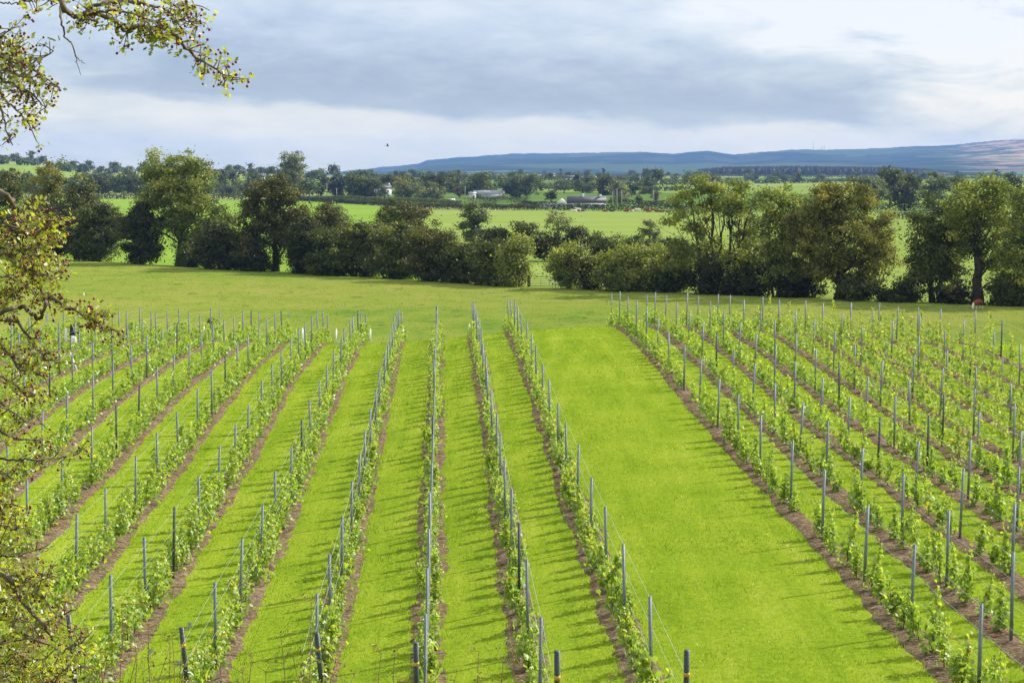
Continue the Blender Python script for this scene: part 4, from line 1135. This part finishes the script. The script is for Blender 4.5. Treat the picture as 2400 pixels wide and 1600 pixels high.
VT = {}
for st, hs, wd, nl, yl in (('left', (1.0, 1.3), .25, 210, False), ('mid', (.75, 1.05), .22, 170, False), ('right', (.8, 1.3), .19, 195, False), ('tall', (1.15, 1.65), .2, 190, True)):
    VT[st] = []
    for k in range(7):
        g, v, f, tt = vine_geo(random.uniform(*hs), int(nl * random.uniform(.7, 1.2)), wd * random.uniform(.85, 1.15), .112, yl)
        VT[st].append((g.mesh('vine_stem', M['stem'], True), mesh_np('vine_foliage', v, f, M['vine_yellow' if yl else 'vine_leaf'], tt)))


def style_of(X, d):
    if X > 15 and d > 52 + (22 - X) * 2.0 and X > 17: return 'tall'
    if X > 6: return 'right'
    if X > -3.5: return 'mid'
    return 'left'


def vis(u, v, m=40): return -m < u < 2400 + m and v < 1600 + 60


posts, vines, side_posts, side_vines = [], [], [], []
for ri, (X, phrase, p0, side) in enumerate(ROWS):
    soil_strip(X, phrase)
    while p0 - 4.5 > near_end(X) + 1.5: p0 -= 4.5
    ds = []; d = p0
    while d < far_end(X): ds.append(d + random.uniform(-.25, .25)); d += 4.5 + random.uniform(-.12, .12)
    seen = []
    for d in ds:
        x = rx(X, d); z = Hs(x, d); u, v = proj(x, d, z + 1.9); u2, v2 = proj(x, d, z)
        if vis(u, v, 12) and u > -12: seen.append((d, x, z))
        elif vis(u, v, 420): side_posts.append((d, x, z, phrase))
    for k, (d, x, z) in enumerate(seen): posts.append((d, x, z, k + 1, phrase))
    # vines of the row
    d = near_end(X) + .9; sd = [q[0] for q in seen]
    while d < far_end(X) - .6:
        d += 1.12 + random.uniform(-.13, .13)
        if side == 'right' and random.random() < .10: continue
        if side == 'left' and random.random() < .04: continue
        x = rx(X, d) + random.uniform(-.05, .05); z = Hs(x, d); u, v = proj(x, d, z + .6)
        if not vis(u, v):
            if vis(u, v, 450): side_vines.append([d, x, z, 0, phrase, X, 0])
            continue
        j = sum(1 for q in sd if q <= d); cnt = None
        vines.append([d, x, z, j, phrase, X])
    # order of the vines between posts
    row = [w for w in vines if w[4] == phrase]; c = {}
    for w in row:
        if w[3] > 0: c[w[3]] = c.get(w[3], 0) + 1; w.append(c[w[3]])
        else: w.append(-sum(1 for q in row if q[3] == 0 and q[0] >= w[0]))
    # wires
    dd = [near_end(X)] + [q for q in ds] + [far_end(X)]
    for hgt, nm in ((1.88, 'top'), (1.38, 'middle'), (.85, 'lowest')):
        pts = []
        for d in dd:
            x = rx(X, d); pts.append((x + .03, d, Hs(x, d) + (hgt if d not in (dd[0], dd[-1]) else hgt * .93)))
        base = Vector(pts[0]); g = Geo(); g.tube([Vector(p) - base for p in pts], .003, 4, False)
        tag(obj('trellis_wire', g.mesh('trellis_wire', M['wire']), None, base), nm + ' trellis wire of the ' + phrase, 'wire', 'trellis wires')

posts.sort(key=lambda q: q[0])
for i, (d, x, z, k, phrase) in enumerate(posts[:300]):
    o = obj('trellis_post', PM[3] if random.random() < .07 else PM[i % 3], None, (x, d, z - .02))
    lean = .035 if x > 3 else .012
    o.rotation_euler = (random.gauss(0, .018), random.gauss(lean if x > 3 else -.0, .016), R(2.3) + random.uniform(-.1, .1))
    tag(o, 'grey trellis post, ' + nth(k) + ' in the ' + phrase.replace('the wide', 'wide grass'), 'post', 'trellis posts')

side_posts.sort(key=lambda q: q[0])
for i, (d, x, z, phrase) in enumerate(side_posts[:max(0, 298 - len(posts))]):
    o = obj('trellis_post', PM[i % 3], None, (x, d, z - .02)); o.rotation_euler = (random.gauss(0, .018), random.gauss(0, .016), R(2.3))
    tag(o, 'grey trellis post at the outer part of the ' + phrase.replace('the wide', 'wide'), 'post', 'trellis posts')

vines.sort(key=lambda q: q[0])
for i, (d, x, z, j, phrase, X, c) in enumerate(vines[:300]):
    st, fo = random.choice(VT[style_of(X, d)])
    if c < 0: where = ('just' if c == -1 else ORD[-c]) + ' before the nearest post, '
    else: where = ('just' if c == 1 else ORD[c]) + ' beyond the ' + nth(j) + ' post, '
    o = empty('grape_vine', (x, d, z), 'young vine ' + where + phrase.replace(' vine row', ' row').replace('the wide', 'wide'), 'vine', 'grape vines')
    o.rotation_euler = (0, 0, random.uniform(0, 6.28)); s = random.uniform(.85, 1.18); o.scale = (s, s, s * random.uniform(.9, 1.15))
    obj('stem', st, o); obj('foliage', fo, o)

# the many farther vines as one mass
FV = {st: [vine_geo(random.uniform(*hs), nl, wd, .135, st == 'tall', True) for _ in range(6)] for st, hs, wd, nl in (('left', (1.0, 1.35), .26, 120), ('mid', (.8, 1.1), .24, 95), ('right', (.8, 1.3), .21, 105), ('tall', (1.2, 1.75), .22, 120))}
av, af, at, mi = [], [], [], []; n0 = 0
for (d, x, z, j, phrase, X, c) in vines[300:] + side_vines:
    st = style_of(X, d); g, v, f, tt = random.choice(FV[st]); a = random.uniform(0, 6.28); s = random.uniform(.85, 1.2)
    ca, sa = math.cos(a), math.sin(a)
    w = np.stack([v[:, 0] * ca - v[:, 1] * sa, v[:, 0] * sa + v[:, 1] * ca, v[:, 2] * random.uniform(.9, 1.12)], -1) * s + np.array([x, d, z])
    av.append(w); af.append(f + n0); n0 += len(w); at.append(tt); mi.append(np.full(len(tt), 1 if st == 'tall' else 0))
me = mesh_np('vine_foliage_far', np.concatenate(av), np.concatenate(af), M['vine_leaf'], np.concatenate(at)); me.materials.append(M['vine_yellow'])
me.polygons.foreach_set('material_index', np.concatenate(mi).astype(np.int32)); me.update()
tag(obj('grape_vines', me), 'rows of young vines receding to the crest of the vineyard', 'vines', kind='stuff')

# leaning end posts at the near row ends
for i, (X, u, v) in enumerate([(-7.25, 160, 1440), (-4.9, 425, 1470), (-2.55, 742, 1482), (-.32, 975, 1505), (1.8, 1306, 1525), (3.95, 1610, 1523)]):
    d = {0: 34.1, 1: 33.5, 2: 33.0, 3: 30.4, 4: 27.6, 5: 28.3}[i]; x = (u - U0) / F * d
    top = P(u, v, d); zb = Hs(x, d - .5); base = Vector((x + (.12 if i < 3 else 0), d + .35, zb))
    o = empty('end_post', base, 'thick leaning end post of the ' + ROWS[[5, 4, 3, 2, 1, 0][i]][1], 'post', 'row end posts')
    t = Vector(top) - base; g = Geo(); g.tube([(0, 0, -.3), t * .5, t], [.048, .048, .048], 8); obj('shaft', g.mesh('end_post', M['zinc_dark'], True), o)
    g = Geo(); p = t * .80; g.tube([p, p + t * .03], .052, 8); obj('tape_band', g.mesh('tape_band', M['yellow']), o)
    g = Geo(); p = t * .52; g.tube([p + Vector((-.10, 0, 0)), p + Vector((.09, -.03, .02)), p + Vector((.14, 0, -.05))], .012, 5); obj('wire_tie', g.mesh('wire_tie', M['white']), o)

# short white stakes at the far row ends
for i, (u, v, phr) in enumerate([(238, 795, 'eleventh'), (320, 778, 'tenth'), (401, 780, 'ninth'), (478, 781, 'eighth'), (709, 790, 'fifth'), (788, 790, 'fourth'), (868, 791, 'third'), (945, 792, 'second'), (1100, 790, 'first'), (1185, 785, '')]):
    d = 108.0; p = P(u, v, d); zb = Hs(p[0], d); h = max(.9, p[2] - zb)
    g = Geo(); g.box((0, 0, h / 2), (.09, .09, h)); g.box((0, 0, h + .03), (.09, .09, .06), 0, .3)
    tag(obj('marker_stake', g.mesh('marker_stake', M['white']), None, (p[0], d, zb)), ('short white stake at the far end of the ' + ORD[i + 1] + ' marked row from the left hawthorn'), 'stake', 'white end stakes')


def station():
    d = 97; p = P(165, 808, d); x, z = p[0], Hs(p[0], d)
    o = empty('bird_scarer', (x, d, z), 'black device with white canisters standing among the far vines', 'device')
    k = d / F
    g = Geo(); g.tube([(0, 0, 0), (0, 0, 1.35)], .03, 6); obj('pole', g.mesh('pole', M['zinc']), o)
    for dx, h0, h1 in ((-.22, .75, 1.5), (.12, .70, 1.12), (.26, .70, 1.05)):
        g = Geo(); g.tube([(dx, -.05, h0), (dx, -.05, h0 + .04), (dx, -.05, h1 - .05), (dx, -.05, h1)], [.06, .08, .08, .05], 10); obj('canister', g.mesh('canister', M['white'], True), o)
    g = Geo(); g.box((.1, 0, 1.3), (.28, .2, .34), 0, .8); g.box((.06, 0, 1.56), (.16, .16, .18), .4); obj('body', g.mesh('device_body', M['black']), o)
    g = Geo(); g.tube([(.1, 0, 1.62), (-.12, 0, 1.85), (-.24, -.02, 1.9)], [.035, .028, .02], 6); g.tube([(.12, 0, 1.6), (.22, 0, 1.72)], .03, 6); obj('arm', g.mesh('arm', M['black']), o)
    q = P(182, 852, 86); zb = Hs(q[0], 86)
    g = Geo(); g.tube([(0, 0, 0), (-.4, .1, 1.0)], .035, 8); tag(obj('leaning_stake', g.mesh('leaning_stake', M['white']), None, (q[0], 86, zb + .1)), 'long white stake leaning over between the far left vines', 'stake')


station()

# ------------------------------------------------------------------ grass


def blades():
    n = 330000
    d = 29.5 * (112 / 29.5) ** rng.random(n); u = rng.uniform(-60, 2460, n); x = (u - U0) / F * d
    X = x + SLOPE * d; keep = np.ones(n, bool)
    for r in ROWS: keep &= ~((np.abs(X - r[0]) < .20 + .20 * rng.random(n)) & (d > near_end(r[0]) - 1.6))
    keep &= d < 109
    d, x = d[keep], x[keep]; n = len(d); z = H(x, d)
    pat = vnoise(x / 1.3, d / 1.3) * .6 + vnoise(x / .4, d / .4) * .4
    h = rng.uniform(.028, .062, n) * (.6 + .9 * pat); w = .007 * d / 36 * rng.uniform(.7, 1.5, n)
    a = rng.uniform(0, math.pi, n); lx = rng.normal(0, .022, n); ly = rng.normal(0, .022, n)
    b = np.stack([x, d, z - .005], -1); s = np.stack([np.cos(a) * w, np.sin(a) * w * .5, np.zeros(n)], -1)
    edge = np.min([np.abs(np.abs(X[keep] - q[0]) - .37) for q in ROWS], axis=0); h = h * (1 + 1.5 * np.exp(-(edge / .12) ** 2) * rng.random(n))
    tip = b + np.stack([lx, ly, h], -1)
    v = np.stack([b - s, b + s, tip], 1).reshape(-1, 3)
    t = np.clip(rng.normal(.5, .19, n) + .5 * (vnoise(x / 2.6, d / 2.6) - .5) + .35 * (vnoise(x / .7, d / .9) - .5), 0, .93); t[rng.random(n) < .012] = 1.0  # a few whitish blades: pale tips, and sun glints painted as colour
    me = mesh_np('lawn_grass', v, np.arange(3 * n).reshape(n, 3), M['blade'], t)
    tag(obj('grass', me), 'short bright green grass between the vine rows', 'grass', kind='stuff')
    # rough pasture: darker tussocks
    n = 60000; d = 122 * (262 / 122.) ** rng.random(n); u = rng.uniform(-60, 2460, n); x = (u - U0) / F * d; keep = d < hedge_y(x) - 1
    d, x = d[keep], x[keep]; n = len(d); tus = vnoise(x / 2.2, d / 1.4)
    keep = tus > .45; d, x = d[keep], x[keep]; n = len(d); z = H(x, d)
    h = rng.uniform(.06, .16, n); w = .02 * d / 150 * rng.uniform(.7, 1.5, n); a = rng.uniform(0, math.pi, n)
    b = np.stack([x, d, z - .01], -1); s = np.stack([np.cos(a) * w, np.sin(a) * w * .5, np.zeros(n)], -1)
    v = np.stack([b - s, b + s, b + np.stack([rng.normal(0, .04, n), rng.normal(0, .04, n), h], -1)], 1).reshape(-1, 3)
    me = mesh_np('pasture_tussocks', v, np.arange(3 * n).reshape(n, 3), M['tuss'], np.clip(rng.normal(.45, .2, n) + .5 * (vnoise(x / 14, d / 9) - .5), 0, 1))
    tag(obj('pasture_grass', me), 'rough tussocky grass of the pasture', 'grass', kind='stuff')


M['tuss'] = leaf_mat('tussock', [(0.0, (0.07, 0.11, 0.018)), (0.5, (0.125, 0.165, 0.03)), (0.85, (0.19, 0.20, 0.05)), (1.0, (0.26, 0.22, 0.10))], .4, .02, .5)
blades()
g = Geo()
p = P(492, 757, 150)
T('weed_clump', 'lone dark weed clump on the pasture behind the left vines', 'plant', 132, 492, 760, [(492, 752, 9, 6)], 'dark', leaf=.14, clump=.25, per=30, dens=1.5, trunk=.02, nlimb=2, trunk_name='stem')

# ------------------------------------------------------------------ hawthorn in the foreground
HD = 7.0
haw = empty('hawthorn_tree', (-3.15, HD + .1, Hs(-3.15, HD + .1) - .05), 'hawthorn with dark red berries reaching in from the left edge', 'tree')
HB = Vector(haw.location)
leaf_c, leaf_dir, berries, twig_g = [], [], [], Geo()


def hp(u, v, dd=0.0): return Vector(P(u, v, HD + dd)) - HB


def haw_branch(px, r0, r1, dd0=0.0, leaves=1.0, berry=.5, parent_name='branch', wob=1.0, skip=0):
    """px polyline in photo pixels, radii in metres"""
    n = len(px); pts = []
    for i, (u, v) in enumerate(px): pts.append(hp(u, v, dd0 + .10 * math.sin(i * 1.7 + u * .01)))
    # subdivide with small kinks
    fine = []
    for a, b in zip(pts[:-1], pts[1:]):
        k = max(2, int((b - a).length / .035))
        for j in range(k): fine.append(a.lerp(b, j / k) + Vector((random.gauss(0, 1), random.gauss(0, 1), random.gauss(0, 1))) * .003 * wob)
    fine.append(pts[-1]); m = len(fine)
    g = Geo(); g.tube(fine, [(r0 + (r1 - r0) * i / (m - 1)) * random.uniform(.88, 1.15) for i in range(m)], 6)
    obj(parent_name, g.mesh('hawthorn_branch', M['haw_bark'], True), haw)
    for i in range(int(skip * m), m):
        for _ in range(5):
            if random.random() < .70 * leaves: spur(fine[i], berry * .75)
    return fine


def spur(p, berry, reach=.058, dirn=None):
    dr = Vector((random.gauss(0, 1), random.gauss(0, .9), random.gauss(.1, .9))).normalized() if dirn is None else dirn
    L = reach * random.uniform(.4, 1.3); q = p + dr * L
    twig_g.tube([p, p.lerp(q, .5) + Vector((0, 0, random.uniform(-.006, .006))), q], [.0026, .002, .0012], 4, False)
    if random.random() < berry:
        for _ in range(random.choice([1, 2, 2, 3, 4])):
            dv = Vector((random.gauss(0, 1), random.gauss(0, .8), random.gauss(-.25, .8))).normalized()
            e = q + dv * random.uniform(.018, .045); twig_g.tube([q, e], [.0010, .0008], 3, False); berries.append((e, random.uniform(.0045, .0066)))
    for _ in range(random.choice([3, 4, 4, 5, 6])):
        leaf_c.append(q + Vector((random.gauss(0, 1), random.gauss(0, 1), random.gauss(0, 1))) * .016); leaf_dir.append(dr)


br = haw_branch
top_in = [(-330, 330), (-230, 120), (-120, -60), (40, -70), (120, -30)]
br(top_in + [(143, 0), (153, 23), (170, 38), (189, 46)], .026, .0105, 0, .0)
br([(189, 46), (196, 32), (205, 27), (222, 32), (255, 43), (275, 56), (288, 70), (298, 74), (312, 66), (329, 61), (367, 64), (393, 69), (413, 84)], .0105, .007, 0, .26, .6)
br([(413, 84), (434, 110), (457, 133), (485, 151), (510, 166), (528, 178), (540, 187)], .0075, .002, 0, .6, 1.0)
br([(205, 27), (220, 14), (245, 6), (290, 3), (330, 8), (370, 18), (400, 30), (430, 22), (455, 12)], .010, .003, .1, .45, .75)
br([(222, 32), (255, 25), (285, 28), (318, 36), (350, 50), (385, 60)], .006, .002, -.1, .75, .35)
br([(400, 30), (410, 50), (430, 48), (450, 55), (462, 65)], .004, .0015, .05, .8, .9)
br([(189, 46), (215, 47), (226, 52), (225, 61), (219, 63)], .006, .002, -.1, .1, .2)
br([(345, 62), (355, 75), (370, 88), (384, 90)], .004, .0015, -.05, .8, .1)
br([(139, 16), (142, 40), (145, 59), (153, 84), (162, 96), (170, 107), (177, 133), (181, 150), (189, 176)], .0055, .0013, .2, .0)
br([(177, 133), (184, 137), (190, 145), (200, 150)], .002, .001, .2, .0)
br([(60, -60), (62, -10), (55, 2), (70, 4)], .007, .003, .1, .1, 0)
br([(-20, 8), (10, 6), (28, 8), (40, 6)], .004, .002, .1, .0)
br([(60, -20), (80, -5), (115, 3), (135, 8)], .004, .002, .2, .5, .3)
# upper left bunch
br([(-200, 90), (-60, 130), (0, 132), (40, 148), (75, 150), (105, 132), (125, 120)], .012, .002, 0, 0.41, 0.68)
br([(-80, 140), (0, 150), (60, 157), (95, 170), (120, 195), (140, 206)], .008, .002, .1, 0.39, 1.00)
br([(-60, 150), (0, 185), (50, 206), (80, 225), (108, 252)], .008, .002, -.1, 0.47, 0.90)
br([(-90, 160), (0, 218), (25, 250), (48, 268), (75, 300), (80, 318)], .008, .002, .15, 0.47, 0.90)
br([(-60, 220), (0, 245), (12, 290), (18, 318), (30, 340)], .006, .002, 0, 0.39, 0.75)
br([(0, 110), (12, 75), (28, 68)], .003, .001, 0, 0.39, 1.00)
br([(0, 95), (20, 110), (30, 100)], .004, .001, .1, 0.55, 1.00)
br([(-60, 120), (0, 128), (35, 120), (60, 130)], .005, .001, .2, 0.55, 1.00)
br([(-30, 170), (20, 172), (55, 182), (90, 180)], .005, .001, -.2, 0.55, 0.90)
# broken stub
br([(-160, 400), (-60, 430), (0, 450), (18, 462), (30, 474), (34, 488)], .016, .009, -.1, .0)
# middle bunches
br([(-150, 500), (-30, 528), (0, 531), (40, 533), (68, 549), (100, 545), (130, 542)], .010, .002, 0, 0.56, 0.61)
br([(20, 530), (45, 512), (70, 505), (80, 498)], .004, .0015, .1, 0.77, 0.68)
br([(90, 545), (110, 530), (122, 515), (135, 512)], .004, .0015, -.1, 0.77, 0.54)
br([(128, 550), (138, 562), (147, 567)], .003, .001, 0.00, 0.00)
br([(130, 545), (155, 543), (180, 548)], .002, .0008, 0.00, 0.00)
br([(-200, 560), (-60, 580), (0, 592), (60, 630), (92, 668), (106, 698)], .016, .010, 0, 0.64, 0.68)
br([(106, 698), (118, 697), (150, 715), (175, 725), (200, 742), (225, 754), (250, 765), (275, 777)], .0095, .002, 0, 0.47, 0.88)
br([(215, 748), (230, 738), (248, 740)], .003, .001, 0, 0.60, 1.00)
br([(40, 615), (70, 600), (100, 600), (128, 612), (138, 625)], .007, .002, .15, 0.73, 0.54)
br([(20, 600), (45, 585), (80, 580), (100, 572)], .006, .002, -.15, 0.73, 0.47)
br([(60, 630), (95, 640), (120, 655), (135, 640)], .006, .002, -.1, 0.73, 0.68)
br([(-40, 640), (20, 650), (60, 670), (90, 690)], .007, .002, .2, 0.69, 0.94)
br([(-40, 680), (10, 690), (40, 700)], .006, .002, .0, 0.69, 0.81)
br([(-120, 790), (-30, 752), (0, 736), (25, 722), (45, 718), (60, 719), (64, 730), (80, 740), (95, 748), (100, 730), (108, 712), (108, 699)], .012, .006, -.05, 0.04, 0.00)
br([(-60, 740), (15, 750), (42, 752), (60, 780), (80, 805), (95, 825), (110, 842), (128, 846)], .010, .002, .1, 0.30, 1.00)
br([(85, 812), (100, 830), (130, 850)], .003, .001, 0, 0.43, 1.00)
br([(-80, 790), (0, 806), (28, 838), (45, 865), (75, 870), (105, 885)], .009, .002, 0, 0.64, 0.81)
br([(-60, 850), (0, 880), (35, 905), (60, 930), (95, 925)], .008, .002, .15, 0.64, 0.68)
br([(-80, 900), (-10, 925), (20, 960), (60, 985), (85, 975)], .008, .002, -.1, 0.60, 0.81)
br([(-80, 980), (0, 1010), (40, 1030), (80, 1030), (110, 1045)], .008, .002, .1, 0.64, 0.68)
br([(-60, 1060), (0, 1075), (60, 1076), (110, 1074), (160, 1070), (185, 1062)], .007, .0015, 0, 0.34, 0.54)
br([(-40, 1100), (10, 1110), (40, 1130)], .006, .002, .1, 0.60, 0.54)
br([(-60, 1160), (0, 1190), (20, 1220), (45, 1245)], .006, .002, 0, 0.52, 0.81)
# lower bunch
br([(-150, 1260), (-40, 1320), (0, 1338), (20, 1355), (50, 1400), (80, 1440), (105, 1466), (122, 1498)], .017, .005, -.4, 0.16, 0.10)
br([(22, 1352), (45, 1350), (60, 1360), (72, 1374), (90, 1385)], .007, .002, -.4, 0.68, 0.20)
br([(-60, 1300), (0, 1302), (40, 1304), (75, 1290), (88, 1292)], .006, .0015, -.3, 0.41, 0.10)
br([(30, 1462), (60, 1486), (100, 1505), (140, 1524), (170, 1512), (190, 1506)], .007, .0015, -.5, 0.54, 0.30)
br([(0, 1510), (50, 1500), (100, 1488)], .004, .001, -.4, 0.27, 0.00)
br([(60, 1395), (90, 1398), (110, 1410)], .004, .0015, -.35, 0.81, 0.10)
br([(100, 1465), (125, 1450), (150, 1440)], .004, .0015, -.35, 1.20, 0.40)
br([(60, 1355), (90, 1345), (115, 1352)], .004, .0015, -.45, 1.20, 0.20)
for (ua, va, ub_, vb_) in [(-60, 1230, 40, 1240), (-60, 1370, 40, 1350), (-60, 1430, 70, 1400), (-60, 1470, 60, 1455), (-50, 1520, 90, 1480), (-50, 1560, 110, 1540), (-50, 1600, 120, 1575), (-30, 1640, 140, 1600), (0, 1690, 60, 1560), (-50, 1400, 20, 1330), (-60, 1190, 30, 1180),
                           (-60, 1660, 190, 1560), (60, 1680, 150, 1570), (-60, 1250, 20, 1290)]:
    br([(ua, va), ((ua + ub_) / 2, (va + vb_) / 2 + random.uniform(-15, 15)), (ub_, vb_)], .006, .0015, random.uniform(-.5, .1), 1.15, 0.18)
# trunk, out of view to the left, with limbs the branches leave from
tg = Geo(); tg.tube([(0, 0, -.2), (.05, 0, .7), (-.05, .05, 1.6), (.08, 0, 2.5), (.18, -.05, 3.5), (.3, 0, 4.3)], [.17, .13, .115, .09, .07, .03], 9)
for px in ((-200, 90), (-150, 500), (-200, 560), (-160, 400), (-120, 790), (-150, 1260), (-330, 330)):
    e = hp(*px); zz = max(.3, min(4.0, e.z - .4)); tg.tube([(0.05, 0, zz), Vector((.05, 0, zz)).lerp(e, .5) + Vector((0, 0, .08)), e], [.05, .04, .02], 7)
obj('trunk', tg.mesh('hawthorn_trunk', M['haw_bark'], True), haw)
obj('twigs', twig_g.mesh('hawthorn_twigs', M['haw_bark']), haw)


def lobed_leaves():
    c = np.array([tuple(p) for p in leaf_c]); dr = np.array([tuple(p) for p in leaf_dir]); n = len(c)
    a = dr * .6 + rng.normal(size=(n, 3)) * .8; a /= np.linalg.norm(a, axis=1)[:, None]
    nr = rng.normal(size=(n, 3)) * .8 + np.array([.25, .1, .9]); b = np.cross(nr, a); b /= np.linalg.norm(b, axis=1)[:, None]; o = np.cross(a, b)
    s = (.0205 * rng.uniform(.55, 1.35, n))[:, None]; cup = rng.uniform(-.12, .16, (n, 1))
    shp = [(0, 0), (.28, .16), (.46, .50), (.56, .16), (.84, .36), (1.08, 0), (.84, -.36), (.56, -.16), (.46, -.50), (.28, -.16)]
    v = np.stack([c + a * s * p + b * s * q + o * s * (abs(q) * 2 * cup + (.06 if q else 0)) for p, q in shp], 1).reshape(-1, 3)
    bi = np.arange(n)[:, None] * 10
    f = [bi + np.array([[0, 1, 2, 3]]), bi + np.array([[3, 4, 5, 0]]), bi + np.array([[0, 5, 6, 7]]), bi + np.array([[7, 8, 9, 0]])]
    t = np.clip(rng.normal(.47, .2, n), 0, .95); t[rng.random(n) < .012] = 1
    obj('foliage', mesh_np('hawthorn_foliage', v, np.concatenate(f), M['haw_leaf'], np.tile(t, 4)), haw)


lobed_leaves()


def sphere_np(k=8, m=5):
    v = [(0, 0, 1)]
    for i in range(1, m):
        th = math.pi * i / m
        for j in range(k): v.append((math.sin(th) * math.cos(2 * math.pi * j / k), math.sin(th) * math.sin(2 * math.pi * j / k), math.cos(th)))
    v.append((0, 0, -1)); tri, qd = [], []
    for j in range(k): tri.append((0, 1 + j, 1 + (j + 1) % k)); b = 1 + (m - 2) * k; tri.append((len(v) - 1, b + (j + 1) % k, b + j))
    for i in range(m - 2):
        for j in range(k): qd.append((1 + i * k + j, 1 + (i + 1) * k + j, 1 + (i + 1) * k + (j + 1) % k, 1 + i * k + (j + 1) % k))
    return np.array(v), np.array(tri), np.array(qd)


SV, ST_, SQ = sphere_np()
bm_ = mesh_np('berry', SV * np.array([.95, .95, 1.1]) * .0055, [ST_, SQ], M['berry'], smooth=True)
inview = [q for q in berries if -5 < proj(*(q[0] + HB))[0] < 2400 and 0 < proj(*(q[0] + HB))[1] < 1600]
random.shuffle(inview); inview.sort(key=lambda q: -q[1]); big = inview[:100]; bigset = {id(q) for q in big}
for p, r in big:
    o = obj('berry', bm_, haw, tuple(p)); o.scale = (r / .0055,) * 3
rest = [q for q in berries if id(q) not in bigset]
bv = np.concatenate([SV * r + np.array(tuple(p)) for p, r in rest]); nb = len(SV); offs = np.arange(len(rest))[:, None, None] * nb
ob = obj('berries', mesh_np('berries', bv, [(ST_[None] + offs).reshape(-1, 3), (SQ[None] + offs).reshape(-1, 4)], M['berry'], smooth=True), haw); ob['kind'] = 'stuff'

# ------------------------------------------------------------------ dry weeds on the bank in front
WD = [(215, 1500, 7.5), (262, 1440, 8), (300, 1500, 7.6), (345, 1490, 8.4), (395, 1530, 8), (412, 1490, 8.6), (455, 1540, 8), (520, 1545, 8.5), (585, 1540, 8.2), (640, 1545, 8.6), (698, 1478, 8.2), (725, 1530, 8.8), (830, 1575, 8), (880, 1570, 8.4), (915, 1572, 8), (1115, 1562, 8.4), (1165, 1570, 8.2), (1205, 1580, 8.2), (170, 1545, 7.2), (1430, 1590, 8)]
for i, (u, v, d) in enumerate(WD):
    top = P(u, v, d); zb = Hs(top[0], d); hgt = top[2] - zb; big_ = u < 760
    o = empty('dry_weed', (top[0], d, zb), 'dry twiggy brown weed sticking up on the near bank', 'weed', 'dry weeds on the near bank')
    g = Geo(); lv = []; fl = []
    for s in range(random.choice([4, 5, 6]) if big_ else 3):
        k = 1 if s == 0 else random.uniform(.78, .99); ex = random.gauss(0, .16) if s else 0; ey = random.gauss(0, .2)
        line = [Vector((ex * f ** 1.3 + random.gauss(0, .006), ey * f, hgt * k * f)) for f in np.linspace(0, 1, 12)]
        g.tube(line, [.0050 - .0036 * q / 11 for q in range(12)], 4, False)
        for q in range(6, 12):
            for _ in range(2):
                p = line[q]; e = p + Vector((random.gauss(0, .04), random.gauss(0, .04), random.uniform(.0, .05))); g.tube([p, e], [.0016, .0009], 3, False)
                lv += [e + Vector((random.gauss(0, .008), random.gauss(0, .008), random.gauss(0, .008))) for _ in range(3)]
                if u < 560 and random.random() < .035: fl.append(e)
    obj('stem', g.mesh('weed_stem', M['twig']), o)
    vv, qq = quads(np.array([tuple(p) for p in lv]), .017); obj('foliage', mesh_np('weed_foliage', vv, qq, LM['gold'], rng.random(len(qq))), o)
    if fl:
        gf = Geo()
        for p in fl:
            for a in range(7):
                th = a * 2 * math.pi / 7; gf.add([p, p + Vector((math.cos(th) * .012, -.004, math.sin(th) * .012)), p + Vector((math.cos(th + .5) * .012, -.004, math.sin(th + .5) * .012))], [(0, 1, 2)])
        obj('flower', gf.mesh('flower', M['blue_flower']), o)

# ------------------------------------------------------------------ haze
g = Geo(); g.box((0, 6200, 120), (14500, 13200, 350))
hm, t, out = mat('haze'); hv = t.n('ShaderNodeVolumePrincipled', {'Color': (.26, .48, .98, 1), 'Density': 5.8e-5, 'Anisotropy': 0.0})
hm.node_tree.links.new(hv.outputs[0], out.inputs['Volume'])
hz = obj('haze', g.mesh('haze', hm)); hz['kind'] = 'stuff'; hz['label'] = 'thin blue haze over the valley'
